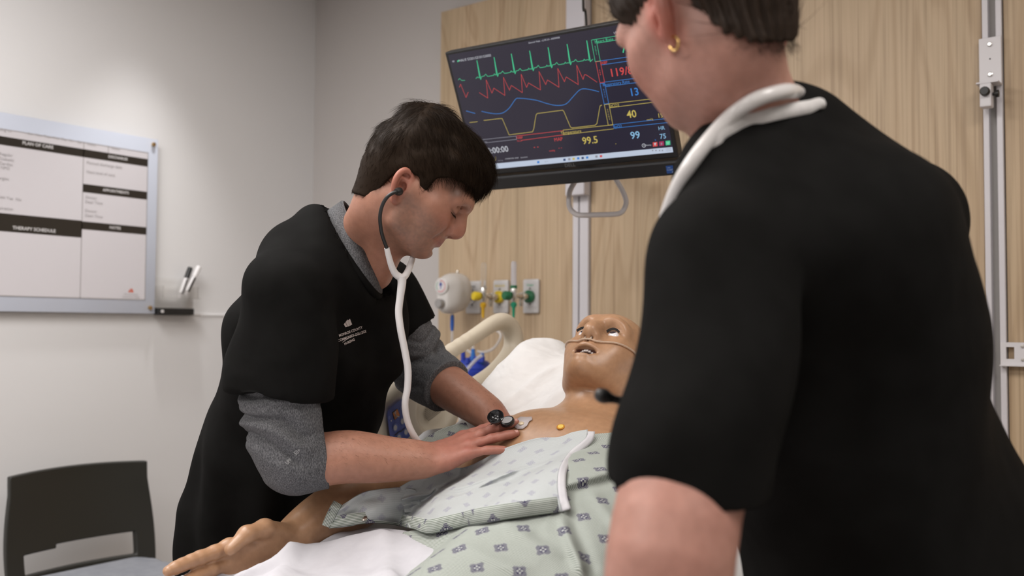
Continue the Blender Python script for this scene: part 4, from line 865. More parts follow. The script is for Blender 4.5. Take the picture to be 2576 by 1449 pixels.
# ------------------------------------------------------------ gown and bedding on the mannequin
def mth(m, op, a, b=None, c=None):
    n = nd(m, 'ShaderNodeMath', operation=op)
    for i, q in enumerate((a, b, c)):
        if q is None: continue
        if isinstance(q, (int, float)): n.inputs[i].default_value = q
        else: lk(m, q, n.inputs[i])
    return n.outputs[0]
def gown_mat(name, base, line, blob, amount, cell=.047):
    """woven stripes with staggered medallions, in metres of the cloth's own UV"""
    m = mat(name, base, .85, spec=.2); uv = nd(m, 'ShaderNodeUVMap'); sp = nd(m, 'ShaderNodeSeparateXYZ'); lk(m, uv.outputs[0], sp.inputs[0])
    u, v = sp.outputs[0], sp.outputs[1]
    st = mth(m, 'SINE', mth(m, 'MULTIPLY', u, 2*PI/.0024)); sm_ = nd(m, 'ShaderNodeMapRange', i_From_Min=-.05, i_From_Max=.7); lk(m, st, sm_.inputs[0])
    row = mth(m, 'FLOOR', mth(m, 'DIVIDE', v, cell)); sh = mth(m, 'MULTIPLY', mth(m, 'MODULO', mth(m, 'ABSOLUTE', row), 2.0), cell*.5)
    pu = mth(m, 'SUBTRACT', mth(m, 'WRAP', mth(m, 'ADD', u, sh), cell, 0.0), cell/2); pv = mth(m, 'SUBTRACT', mth(m, 'WRAP', v, cell, 0.0), cell/2)
    r = mth(m, 'SQRT', mth(m, 'ADD', mth(m, 'MULTIPLY', pu, pu), mth(m, 'MULTIPLY', pv, pv))); an = mth(m, 'ARCTAN2', pv, pu)
    R1 = mth(m, 'ADD', .0084, mth(m, 'MULTIPLY', mth(m, 'COSINE', mth(m, 'MULTIPLY', an, 4)), .0017)); fr = mth(m, 'ABSOLUTE', mth(m, 'SINE', mth(m, 'MULTIPLY', an, 8)))
    R2 = mth(m, 'ADD', R1, mth(m, 'MULTIPLY', fr, .0010))
    inb = mth(m, 'LESS_THAN', r, R2); core = mth(m, 'LESS_THAN', r, .0053)
    au, av = mth(m, 'SUBTRACT', mth(m, 'ABSOLUTE', pu), .0020), mth(m, 'SUBTRACT', mth(m, 'ABSOLUTE', pv), .0020)
    dot = mth(m, 'LESS_THAN', mth(m, 'SQRT', mth(m, 'ADD', mth(m, 'MULTIPLY', au, au), mth(m, 'MULTIPLY', av, av))), .00145)
    ring = mth(m, 'GREATER_THAN', mth(m, 'SINE', mth(m, 'MULTIPLY', r, 2*PI/.0022)), .1)
    def mixc(f, a, b, fac=1.0):
        x = nd(m, 'ShaderNodeMix', data_type='RGBA')
        lk(m, mth(m, 'MULTIPLY', f, fac), x.inputs[0])
        for i, q in ((6, a), (7, b)):
            if isinstance(q, tuple): x.inputs[i].default_value = (*q, 1)
            else: lk(m, q, x.inputs[i])
        return x.outputs[2]
    c = mixc(sm_.outputs[0], base, line); c = mixc(inb, c, tuple(.5*a+.5*b for a, b in zip(base, blob)), amount); c = mixc(mth(m, 'MULTIPLY', inb, ring), c, blob, amount); c = mixc(core, c, blob, amount); c = mixc(dot, c, base, amount)
    lk(m, c, bsdf(m).inputs['Base Color'])
    tc = nd(m, 'ShaderNodeTexCoord'); n = nd(m, 'ShaderNodeTexNoise', i_Scale=24, i_Detail=4, i_Distortion=.5); bp = nd(m, 'ShaderNodeBump', i_Strength=.28, i_Distance=.006); lk(m, tc.outputs['Object'], n.inputs['Vector']); lk(m, n.outputs[0], bp.inputs['Height']); lk(m, bp.outputs[0], bsdf(m).inputs['Normal'])
    return m
G_OUT = gown_mat('gown_print', (.52, .545, .515), (.105, .14, .10), (.042, .034, .088), 1.0)
G_IN = gown_mat('gown_print_wrong_side', (.55, .565, .575), (.36, .40, .39), (.30, .30, .37), .55)
BIND = cloth('gown_binding', (.56, .55, .58), (.6, .59, .61), 40, .85, .1)
px_ = SDF((-1.40, .50, .72), (-.40, 1.62, 1.32), .008)
tor(px_, lambda p: np.asarray(p, float))
px_.cone(TP(0, -.2, 0), (-.97, 1.0, .845), .108, .095, .06, ax=(1, 0, 0), sx=1.5)
for q_ in (-1, 1): px_.chain([(-.97+q_*.09, 1.0, .845), (-.97+q_*.10, .55, .84)], [.085, .07], .05)
px_.chain([at(790, 1318, 1.64), at(880, 1268, 1.69), at(970, 1220, 1.75), TP(-.21, .03, -.03), TP(-.19, .085, -.02)], [.034, .046, .055, .055, .06], .05)
px_.chain([(-.70, 1.0, .94), (-.70, 1.12, .97), (-.71, 1.25, 1.0), TP(.21, .03, -.02), TP(.19, .085, -.015)], [.06, .065, .065, .06, .064], .06)
px_.chain([(-.80, .85, .85), (-.80, 1.1, .935), (-.80, 1.3, 1.0)], [.09, .095, .09], .08)
def cast(xy, off=.0, d0=1.15, d1=2.05, n=260):
    xy = np.asarray(xy, float); dirs = FW+RT*((xy[:, 0]-1288)/FPX)[:, None]-UP*((xy[:, 1]-724.5)/FPX)[:, None]
    ds = np.linspace(d0, d1, n); best = np.full(len(xy), d1); bv = np.full(len(xy), 9.); hit = np.zeros(len(xy), bool)
    for d in ds:
        val = px_.value(CAM+dirs*d)-off; m_ = (val < 0) & ~hit; best[m_] = d; hit |= m_
        m2 = ~hit & (val < bv); bv[m2] = val[m2]; best[m2] = d
    return best, dirs
def coons(T, R, B, L, nu, nv):
    """grid from four pixel polylines: T left to right, B left to right, L and R top to bottom"""
    rs = lambda p, n: (lambda q, s_: np.c_[np.interp(np.linspace(0, s_[-1], n), s_, q[:, 0]), np.interp(np.linspace(0, s_[-1], n), s_, q[:, 1])])(*(lambda q: (q, np.r_[0, np.cumsum(np.linalg.norm(np.diff(q, axis=0), axis=1))]))(spline(p, 8)))
    T, B, L, R = rs(T, nu), rs(B, nu), rs(L, nv), rs(R, nv); u = np.linspace(0, 1, nu)[None, :, None]; v = np.linspace(0, 1, nv)[:, None, None]
    return (1-v)*T[None]+v*B[None]+(1-u)*L[:, None]+u*R[:, None]-((1-u)*(1-v)*T[0]+u*(1-v)*T[-1]+(1-u)*v*B[0]+u*v*B[-1])
def smooth_grid(a, it):
    for _ in range(it):
        b = np.pad(a, 1, mode='edge'); a = (b[:-2, 1:-1]+b[2:, 1:-1]+b[1:-1, :-2]+b[1:-1, 2:]+2*a)/6
    return a
def drape(name, pix, off, m, par, fold=None, th=.0022, uvswap=False, sm=12, mats=None, uvo=(0, 0), wave=None, plan=False):
    nv, nu = pix.shape[:2]; d, dirs = cast(pix.reshape(-1, 2), off); d = smooth_grid(d.reshape(nv, nu), sm)
    if fold is not None: d = d-fold
    P3 = CAM+dirs.reshape(nv, nu, 3)*d[..., None]
    du = np.linalg.norm(np.diff(P3, axis=1), axis=2); dv = np.linalg.norm(np.diff(P3, axis=0), axis=2)
    U = np.c_[np.zeros(nv), np.cumsum(du, 1)]; V = np.r_[np.zeros((1, nu)), np.cumsum(dv, 0)]
    U = smooth_grid(U, 4)*.4+np.linspace(0, 1, nu)[None]*U[:, -1].mean()*.6
    V = smooth_grid(V, 4)*.45+np.linspace(0, 1, nv)[:, None]*V[-1].mean()*.55
    uv = np.stack([V, U] if uvswap else [U, V], -1).reshape(-1, 2)+np.array(uvo)
    if plan:
        ev = np.array((.12, .90, .42)); ev /= np.linalg.norm(ev); eu = np.array((.80, 0, -.60)); eu -= ev*(eu@ev); eu /= np.linalg.norm(eu); q_ = P3.reshape(-1, 3); uv = np.c_[q_ @ ev, q_ @ eu]+np.array(uvo)
    i = np.arange(nv*nu).reshape(nv, nu); f = np.stack([i[:-1, :-1], i[1:, :-1], i[1:, 1:], i[:-1, 1:]], -1).reshape(-1, 4)
    o = mesh(name, P3.reshape(-1, 3), f, m, par, uv=uv)
    md = o.modifiers.new('thickness', 'SOLIDIFY'); md.thickness = th; md.offset = -1
    return o, P3
gown = empty('hospital_gown', tuple(TP(0, -.1, .12)), 'green striped hospital gown with purple medallions opened over the mannequin chest', 'gown')
def ripple(nv, nu, fn):
    u, v = np.meshgrid(np.linspace(0, 1, nu), np.linspace(0, 1, nv)); return fn(u, v)
def vn2(u, v, f, seed): return vnoise(np.stack([u.ravel(), v.ravel(), np.zeros(u.size)+.37], 1), f, seed).reshape(u.shape)
# near side, print outwards
nu, nv = 170, 100
pix = coons([(1015, 1338), (1100, 1325), (1180, 1308), (1300, 1286), (1372, 1268), (1394, 1240), (1398, 1190), (1430, 1130), (1478, 1096), (1540, 1088), (1640, 1078)], [(1640, 1078), (1650, 1200), (1660, 1330), (1660, 1520)], [(1050, 1520), (1200, 1520), (1450, 1520), (1660, 1520)], [(1015, 1338), (990, 1385), (1000, 1445), (1050, 1520)], nu, nv)
def f1(u, v):
    X_, Y_ = pix[..., 0], pix[..., 1]
    def ridge(a, b, w, hgt):
        a = np.array(a, float); b = np.array(b, float); L = np.linalg.norm(b-a); t_ = ((X_-a[0])*(b-a)[0]+(Y_-a[1])*(b-a)[1])/L**2; dd_ = ((X_-a[0])*(b-a)[1]-(Y_-a[1])*(b-a)[0])/L
        return hgt*np.exp(-(dd_/w)**2)*sstep(-.12, .2, t_)*sstep(1.12, .8, t_)
    return (.005+.003*vn2(u, v, 5, 5)+ridge((1405, 1222), (1580, 1172), 15, .016)-ridge((1405, 1246), (1580, 1200), 14, .010)+ridge((1410, 1300), (1470, 1449), 13, .012)-ridge((1435, 1290), (1500, 1449), 16, .008)
            +ridge((1250, 1310), (1420, 1400), 16, .008)+ridge((1480, 1230), (1560, 1330), 16, .009)-ridge((1330, 1330), (1440, 1420), 20, .007)+ridge((1120, 1350), (1330, 1449), 18, .007)+ridge((1520, 1120), (1600, 1190), 12, .007))*sstep(0, .06, v+.03)
drape('gown_body', pix, .004, G_OUT, gown, f1(*np.meshgrid(np.linspace(0, 1, nu), np.linspace(0, 1, nv))), plan=True)
# folded down flap, wrong side out
nu, nv = 120, 70
pix = coons([(1000, 1228), (1040, 1206), (1078, 1197), (1100, 1176), (1165, 1176), (1215, 1155), (1264, 1130), (1345, 1103), (1405, 1099), (1440, 1087), (1478, 1080)], [(1478, 1080), (1474, 1102), (1432, 1138), (1409, 1175), (1403, 1214), (1407, 1255), (1416, 1287)], [(1030, 1326), (1075, 1342), (1130, 1332), (1193, 1319), (1300, 1303), (1416, 1287)], [(1000, 1228), (1006, 1245), (1035, 1265), (1065, 1290), (1062, 1312), (1030, 1326)][:1]+[(1012, 1262), (1020, 1295), (1030, 1326)], nu, nv)
def f3(u, v): return .016+.005*np.sin(5*u+7*v+2*vn2(u, v, 3, 4))+.005*vn2(u, v, 4, 8)+.007*gauss((v-.62+.25*u)**2, .02)*sstep(.2, .5, u)+.008*gauss((v-.30-.22*u)**2, .03)*sstep(.9, .6, u)-.007*gauss((v-.40-.22*u)**2, .03)*sstep(.9, .6, u)+.010*gauss((v-.62+.3*u)**2, .04)*sstep(.45, .1, u)
fo = ripple(nv, nu, f3); o, PF3 = drape('folded_flap', pix, .006, G_IN, gown, fo, uvswap=True)
def strip_on(name, pts, w, m, par, up, h=.002, uvs=True):
    p = np.array(pts); t = np.gradient(p, axis=0); t /= np.linalg.norm(t, axis=1)[:, None]; V = []; L = np.r_[0, np.cumsum(np.linalg.norm(np.diff(p, axis=0), axis=1))]; uvl = []
    for a, b, l in zip(p, t, L):
        nrm = (CAM-a)/np.linalg.norm(CAM-a); sd = np.cross(b, nrm); sd /= np.linalg.norm(sd)
        for k in range(4): V.append(a+nrm*(h+.001*math.sin(k/3*PI))+sd*w*(k/3)*up); uvl.append((w*k/3, l))
    n = len(p); F = [(i*4+k, i*4+k+1, i*4+k+5, i*4+k+4) for i in range(n-1) for k in range(3)]
    o = mesh(name, V, F, m, par, uv=uvl); md = o.modifiers.new('thickness', 'SOLIDIFY'); md.thickness = .0018; md.offset = -1; return o
strip_on('neck_binding', PF3[2:, -1], .0115, BIND, gown, -1, .003)
hem = strip_on('hem_band', PF3[-1, 6:-3], .021, G_OUT, gown, -1, .0026)
SNAP = mat('snap_metal', (.42, .36, .31), .3, 1)
for i, k in enumerate((int(nu*.43), int(nu*.925))):
    p = PF3[-5, k]; n_ = (CAM-p)/np.linalg.norm(CAM-p)*.6+NV*.6; MB().lathe([(0, 0), (.0062, 0), (.0062, .0012), (.0048, .0022), (.0040, .0012), (.0022, .0012), (.0018, .0026), (0, .0028)], p+n_*.0035, n_, 20).build('snap_button', SNAP, gown, True)
# loose sleeve end lying on the far forearm
pix = coons([(858, 1272), (890, 1252), (925, 1236), (965, 1229), (1006, 1226), (1045, 1232)], [(1045, 1232), (1058, 1262), (1070, 1300), (1076, 1340)], [(828, 1330), (880, 1322), (935, 1316), (988, 1320), (1040, 1331), (1076, 1340)], [(858, 1272), (843, 1297), (828, 1330)], 60, 36)
def f4(u, v): return .018+.005*np.sin(9*u+5*v)+.006*vn2(u, v, 5, 3)
o, P4 = drape('gown_sleeve', pix, .006, G_IN, gown, ripple(36, 60, f4), uvswap=True)
strip_on('sleeve_hem', P4[-1, 1:-1], .019, G_OUT, gown, -1, .0024); strip_on('sleeve_cuff', P4[:, 1], .016, G_OUT, gown, 1, .0024)
p = P4[-5, 21]; n_ = (CAM-p)/np.linalg.norm(CAM-p)*.3+NV; MB().lathe([(0, 0), (.0060, 0), (.0060, .0014), (.0035, .003), (0, .003)], p+n_*.003, n_, 18).build('snap_button', SNAP, gown, True)
# far edge of the gown beside the man's wrist
pix = coons([(1035, 1128), (1075, 1098), (1120, 1075), (1172, 1062)], [(1172, 1062), (1180, 1078), (1190, 1095)], [(1050, 1150), (1090, 1128), (1140, 1105), (1190, 1095)], [(1035, 1128), (1042, 1140), (1050, 1150)], 30, 12)
drape('gown_far_edge', pix, .004, G_OUT, gown, ripple(12, 30, lambda u, v: .006+0*u), uvswap=True)
# white blanket over the legs
bl = [at(x, y, d) for x, y, d in ((440, 1470, 1.43), (472, 1447, 1.465), (520, 1434, 1.49), (575, 1426, 1.51), (640, 1421, 1.53), (700, 1411, 1.55), (755, 1386, 1.575), (800, 1357, 1.60), (850, 1324, 1.63), (890, 1319, 1.64), (930, 1315, 1.645), (985, 1319, 1.63), (1035, 1328, 1.565), (1085, 1346, 1.51), (1150, 1384, 1.425), (1235, 1447, 1.335), (1330, 1530, 1.255), (1420, 1620, 1.19))]
B = spline(bl, 7); nu = len(B); nv = 60; g = np.zeros((nv, nu, 3))
uu = np.linspace(0, 1, nu); foot = np.c_[-1.52+uu*1.04, -.42+0*uu, .93-.10*np.abs(uu-.5)**1.5*4]
for j in range(nv):
    t = j/(nv-1); te = t**1.35; g[j] = B*(1-te)+foot*te; g[j, :, 2] += (.915-B[:, 2])*(1-math.exp(-t*11))*.75*(1-te)*sstep(.72, .45, uu)-.05*(1-np.exp(-t*9))*(uu < .12)*0
U, V = np.meshgrid(uu, np.linspace(0, 1, nv))
rp = sstep(0, .20, V); dz = .016*np.sin(16*U+30*V+2.4*vn2(U, V, 5, 1))*rp+.010*vn2(U, V, 9, 2)*rp+.016*gauss(np.sin(11*U-13*V+1.5*vn2(U, V, 3, 9))**2, .35)*rp+.005*vn2(U*1.5, V*3, 10, 3)*(.25+.75*rp)-.014*(1-sstep(0, .035, V))**2+.007*np.sin(40*U-20*V)*sstep(.5, .1, V)*sstep(.0, .15, V)*vn2(U, V, 4, 6)
g[..., 2] += dz; i = np.arange(nv*nu).reshape(nv, nu); f = np.stack([i[:-1, :-1], i[1:, :-1], i[1:, 1:], i[:-1, 1:]], -1).reshape(-1, 4)
o = mesh('blanket', g.reshape(-1, 3), f, cloth('white_blanket', (.54, .53, .565), (.58, .57, .605), 30, .9, .2, 14, .003)); md = o.modifiers.new('thickness', 'SOLIDIFY'); md.thickness = .006; md.offset = -1
tag(o, 'rumpled white blanket covering the mannequin legs at the front of the bed', 'blanket')
# chest details
r = empty('electrode_patch', tuple(TP(0, 0, .11)), 'translucent white electrode patch stuck on the mannequin chest by the fingertips', 'patch')
def chest(x, y, off=.0):
    lo = SDF.value; dirs = FW+RT*(x-1288)/FPX-UP*(y-724.5)/FPX; ds = np.linspace(1.3, 2.0, 700); val = chestF.value(CAM+dirs[None]*ds[:, None]); k = np.argmax(val < off); return CAM+dirs*ds[k]
chestF = SDF((-1.30, 1.10, .90), (-.64, 1.65, 1.30), .005); tor(chestF, lambda p: np.asarray(p, float))
def blob(name, pts, m, par, off, th=.0012):
    c = np.mean(pts, 0); P_ = [chest(*c, off)]+[chest(x, y, off) for x, y in pts]; n = len(pts); F = [(0, 1+i, 1+(i+1) % n) for i in range(n)]
    o = mesh(name, P_, F, m, par); md = o.modifiers.new('thickness', 'SOLIDIFY'); md.thickness = th; return o
PATCH = mat('patch_film', (.62, .55, .55), .3, Alpha=.75)
blob('adhesive_film', [(1300, 1056), (1310, 1049), (1325, 1050), (1338, 1049), (1339, 1056), (1331, 1061), (1326, 1071), (1316, 1079), (1302, 1080), (1294, 1074), (1294, 1064)], PATCH, r, .0022)
blob('gel_spot', [(1305, 1064), (1312, 1061), (1318, 1063), (1317, 1068), (1309, 1070), (1304, 1068)], mat('patch_gel', (.68, .55, .38), .3), r, .0036)
sp_ = chest(1411, 1076); nn_ = NV*.8+lx*.15
o = empty('chest_sensor', tuple(sp_), 'small yellow round contact on the mannequin chest left of the gown collar', 'sensor')
MB().lathe([(0, .0), (.0072, .0), (.0072, .0014), (.0056, .0016), (0, .0016)], sp_+NV*.001, nn_, 20).build('orange_rim', mat('sensor_rim', (.50, .20, .02), .3), o, True)
MB().lathe([(0, .0012), (.0054, .0012), (.005, .0024), (0, .0026)], sp_+NV*.001, nn_, 20).build('yellow_cap', mat('sensor_yellow', (.75, .52, .12), .25), o, True)
# nasal cannula
NC = mat('cannula_tube', (.74, .60, .48), .12, Transmission_Weight=.55, IOR=1.2)
r = empty('nasal_cannula', tuple(xf(np.array((.11, 0, -.026)), MH, MO)), 'clear nasal cannula tube running under the mannequin nose and across the cheek', 'cannula')
hp_ = [(.055, .074, -.020), (.066, .064, -.022), (.084, .045, -.025), (.099, .024, -.0275), (.1045, .010, -.0275), (.1055, 0, -.0275), (.1045, -.010, -.0275), (.099, -.024, -.0275), (.084, -.045, -.025), (.066, -.064, -.022), (.055, -.074, -.020)]
hh_ = [(.1, .016, -.026), (.095, .028, -.022), (.086, .042, -.015), (.072, .056, -.006), (.05, .066, .004), (.02, .073, .014), (-.005, .077, .024)]; full = [np.array((x, -y, z)) for x, y, z in hh_[::-1]]+[np.array((.105, -.007, -.0275)), np.array((.107, 0, -.028)), np.array((.105, .007, -.0275))]+[np.array(p) for p in hh_]
full = spline(full, 4)
for _ in range(6):
    val = MQS.value(full); gr = np.stack([MQS.value(full+e*.002)-MQS.value(full-e*.002) for e in np.eye(3)], 1); gr /= np.linalg.norm(gr, axis=1)[:, None]+1e-9; full = full+gr*np.clip(.0023-val, -.004, .006)[:, None]*((val < .0023) | (np.abs(full[:, 1]) > .02))[:, None]
MB().tube(xf(full, MH, MO), .0019, 10).build('tube', NC, r, True)
for q_ in (-1, 1): MB().tube(xf(np.array([(.1055, q_*.006, -.0275), (.1075, q_*.0062, -.023), (.1055, q_*.0062, -.018)]), MH, MO), .0019, 8).build('prong', NC, r, True)
# cuff on the near upper arm
cu = [TP(.205, .055, -.02), TP(.205, .0, -.035)]; o = MB().tube(cu, .068, 24, cap=False).build('arm_cuff', cloth('cuff_black', (.012, .012, .013), (.016, .016, .017), 40, .7), None, True); md = o.modifiers.new('thickness', 'SOLIDIFY'); md.thickness = .006
tag(o, 'black pressure cuff round the mannequin upper arm beside the woman in front', 'cuff')
# ------------------------------------------------------------ the man leaning over the bed
SCRUB = cloth('black_scrub_cloth', (.0045, .0043, .004), (.0062, .006, .0057), 25, .85, .35, 5, .003); bsdf(SCRUB).inputs['Specular IOR Level'].default_value = .07
TEE = mat('grey_heather_knit', (.12, .12, .125), .92, spec=.15)
def heather(m):
    tc = nd(m, 'ShaderNodeTexCoord'); mp = nd(m, 'ShaderNodeMapping'); mp.inputs['Scale'].default_value = (1, 1, .35); mp.inputs['Rotation'].default_value = (.3, .5, 0)
    nz = nd(m, 'ShaderNodeTexNoise', i_Scale=800, i_Detail=2); r_ = ramp(m, [(.36, (.055, .055, .059)), (.5, (.098, .098, .103)), (.66, (.165, .165, .172))])
    lk(m, tc.outputs['Object'], mp.inputs[0]); lk(m, mp.outputs[0], nz.inputs['Vector']); lk(m, nz.outputs[0], r_.inputs[0]); lk(m, r_.outputs[0], bsdf(m).inputs['Base Color'])
    bp = nd(m, 'ShaderNodeBump', i_Strength=.25, i_Distance=.0008); lk(m, nz.outputs[0], bp.inputs['Height']); lk(m, bp.outputs[0], bsdf(m).inputs['Normal'])
heather(TEE)
WTUBE_M = mat('white_rubber_tube', (.68, .655, .65), .25)
HSK = skin('human_skin', .48, .14, .3)
man = empty('person', (-1.62, 1.2, 0), 'man in black scrubs over a grey long sleeved shirt bending to listen with a stethoscope', 'person')
MSKIN = (.365, .178, .120)
th, yw = math.radians(33), math.radians(4)
RH = RT*math.cos(yw)+FW*math.sin(yw)
mf = RH*math.cos(th)-UP*math.sin(th); mu = RH*math.sin(th)+UP*math.cos(th)
HMn = frame(mf, mu)*np.array((.95, .98, 1.0)); HOm = at(1013, 477, 1.555)+FW*.070
inv = lambda p: (np.asarray(p)-HOm) @ frame(mf, mu)
sN, sF = at(724, 745, 1.585), np.array((-1.40, 1.385, 1.415))
nb = at(912, 604, 1.735)                              # base of the neck
s = SDF((-.25, -.15, -.24), (.135, .11, .155), .0019)
head(s, dict(eyev=.0045, tip=(.1140, 0, -.0095), bridge=.1005, lipx=.0925, jaw=.97, earout=22, earsize=.88, earc=(-.010, .070, .0)))
n0 = inv(nb); d0 = inv(at(880, 680, 1.75))
s.chain([(-.020, 0, .005), (-.022, 0, -.035), n0*.5+np.array((-.020, 0, -.035))*.5, n0, d0], [.046, .048, .046, .046, .056], .02, n=5)
q0 = inv(at(950, 690, 1.70)); s.cone((.025, 0, -.055), q0, .022, .03, .03)
for q_ in (-1, 1): s.cone((-.015, q_*.052, -.02), q0+np.array((-.01, q_*.012, 0)), .012, .012, .02)          # neck muscles
v, f = s.mesh(1)
def face_tint(v, t):
    x, y, z = v.T; ay = np.abs(y)
    stub = sstep(.014, -.02, z+.25*(x-.03))*sstep(-.012, .02, x)*sstep(-.115, -.078, z)
    stub = stub*(1-.75*gauss(((v-np.array((.098, 0, -.041)))/np.array((.02, .026, .010)))**2 @ np.ones(3), 1.0))
    stub = np.clip(stub*(.75+.35*vnoise(v, 300, 1)+.25*vnoise(v, 60, 2)), 0, 1)*.58
    t = t*(1-stub[:, None])+np.array((.15, .10, .075))*stub[:, None]
    red = gauss(((v-np.array((.112, 0, -.010)))/np.array((.02, .018, .014)))**2 @ np.ones(3), 1.0)*.7+gauss(((np.c_[x, ay, z]-np.array((.082, .042, -.006)))/np.array((.03, .022, .02)))**2 @ np.ones(3), 1.0)*.75+sstep(.066, .074, ay)*sstep(.01, -.005, x)*.9
    t = t*(1-red[:, None]*np.array((-.02, .22, .20)))
    lip = gauss(((v-np.array((.094, 0, -.0418)))/np.array((.02, .025, .0072)))**2 @ np.ones(3), 1.0)**.7
    t = t*(1-lip[:, None]*np.array((.10, .52, .44)))
    dark = gauss(((v-np.array((.0965, 0, -.0418)))/np.array((.016, .024, .0013)))**2 @ np.ones(3), 1.0)*.55
    lash = gauss(((np.c_[x, ay, z-.25*(x-.093)]-np.array((.092, .034, .0125)))/np.array((.016, .0150, .0021)))**2 @ np.ones(3), 1.0)*.95
    LL = np.array([(.0955, .024, .0135), (.0945, .034, .0120), (.0895, .0415, .0130), (.0825, .0475, .0160)]); pp_ = np.c_[x, ay, z]; dl = np.full(len(v), 9.)
    for a_, b_ in zip(LL[:-1], LL[1:]):
        q_ = np.clip(((pp_-a_) @ (b_-a_))/((b_-a_) @ (b_-a_)), 0, 1); dl = np.minimum(dl, np.linalg.norm((pp_-a_-q_[:, None]*(b_-a_))*np.array((.35, .6, 1)), axis=1))
    lash = gauss(dl**2, .0021)*.92
    t = t*(1-np.maximum(dark, lash)[:, None]*np.array((.8, .85, .85)))
    eb = gauss(((np.c_[x, ay, z]-np.array((.0995, .024, .0325)))/np.array((.012, .0105, .0035)))**2 @ np.ones(3), 1.0)+gauss(((np.c_[x, ay, z]-np.array((.091, .038, .0360)))/np.array((.013, .0095, .0030)))**2 @ np.ones(3), 1.0)
    eb = np.clip(eb, 0, 1)*.62; t = t*(1-eb[:, None])+np.array((.06, .035, .022))*eb[:, None]
    hl = sstep(.026, .05, z+.02*vnoise(v, 60, 5))*sstep(.105, .085, x)*.6+sstep(-.045, -.01, z+.008*vnoise(v, 120, 4))*sstep(-.03, -.045, x)*.6          # short hair roots
    hl = np.clip(hl, 0, .7)[:, None]; t = t*(1-hl)+np.array((.03, .02, .014))*hl
    return t
tt = shade_tint(v, MSKIN, face_tint)
mv, mfc, mt = [xf(v, HMn, HOm)], [f], [tt]
# arms
w1 = at(1066, 1156, 1.62); tip = at(1308, 1066, 1.675)
hx = tip-w1; hx /= np.linalg.norm(hx); hz = np.array((.0, -.52, .86)); hz -= hx*(hz@hx); hz /= np.linalg.norm(hz); hy = np.cross(hz, hx); HfN = np.array([hx, hy, hz]).T
elN = at(742, 1142, 1.555)
def arm_tint(v, t):
    k = sstep(-.02, .05, v[:, 0])[:, None]; t = t*(1-k*np.array((-.03, .13, .06)))
    kn = np.zeros(len(v))
    for (mcp, L, r_) in FING:
        for dx in (0, L[0], L[0]+L[1]): kn = np.maximum(kn, gauss(((v/.89-np.array((mcp[0]+dx, mcp[1], .006)))/np.array((.009, .009, .02)))**2 @ np.ones(3), 1.0))
    return t*(1-kn[:, None]*np.array((.02, .14, .12)))*(1+.05*vnoise(v, 60, 3)[:, None])
curlN = [(4, 3, 2), (-2, 5, 4), (0, 5, 4), (5, 9, 6)]
v, f, wv, t, nl = arm('a', man, HfN, w1, [w1, w1*.7+elN*.3+np.array((0, 0, -.002)), w1*.4+elN*.6, elN, elN*.5+sN*.5, sN], [.0235, .029, .0345, .036, .036, .04], curlN, (9, 1, -5, -12), [(.012, .024, -.012), (.045, .048, -.022), (.075, .058, -.028), (.10, .062, -.03)], HSK, MSKIN, .89, .0018, arm_tint)
mv.append(wv); mfc.append(f); mt.append(t); nailN = nl
w2 = at(1238, 1046, 1.84); elF = at(1058, 925, 2.0); hx = np.array((.75, .35, -.55)); hx /= np.linalg.norm(hx); hz = np.array((.3, .25, 1.)); hz -= hx*(hz@hx); hz /= np.linalg.norm(hz); HfF = np.array([hx, np.cross(hz, hx), hz]).T; HfF[:, 1] *= 1
v, f, wv, t, nl = arm('a', man, np.array([HfF[:, 0], HfF[:, 1], HfF[:, 2]]).T, w2, [w2, w2*.6+elF*.4, w2*.25+elF*.75, elF, elF*.5+sF*.5, sF], [.026, .034, .037, .034, .034, .038], [(10, 10, 6)]*4, (4, 0, -4, -8), [(.012, -.024, -.012), (.045, -.048, -.022), (.07, -.058, -.028), (.095, -.06, -.03)], HSK, MSKIN, .95, .0026, arm_tint)
mv.append(wv); mfc.append(f); mt.append(t)
# hidden trunk and legs in coarse form, same mesh
pel = at(678, 1335, 1.85); che = at(818, 835, 1.77); Yax = np.array((0.05, 1., 0)); shm = (sN+sF)/2
s = SDF((-1.9, .85, -.0), (-1.1, 1.65, 1.55), .012)
s.cone(pel, che, .10, .105, 0, ax=Yax, sx=1.35); s.cone(che, shm+np.array((-.02, 0, -.02)), .105, .06, .03, ax=Yax, sx=1.5)
LEG = [[(pel[0]+.02, pel[1]+q_*.085, .84), (pel[0]+.03, pel[1]+q_*.10, .47), (pel[0]-.01, pel[1]+q_*.105, .08)] for q_ in (-1, 1)]
for L in LEG: s.chain(L, [.085, .06, .045], .03)
v, f = s.mesh(1); mv.append(v); mfc.append(f); mt.append(shade_tint(v, MSKIN))
o_ = 0; fa = []
for a, b in zip(mv, mfc): fa.append(b+o_); o_ += len(a)
body = mesh('body', np.concatenate(mv), np.concatenate(fa), HSK, man, tint=np.concatenate(mt))
NAIL = mat('finger_nail', (.56, .30, .25), .28)
nail_meshes('finger_nail', nailN[:4], HfN, w1, NAIL, man)
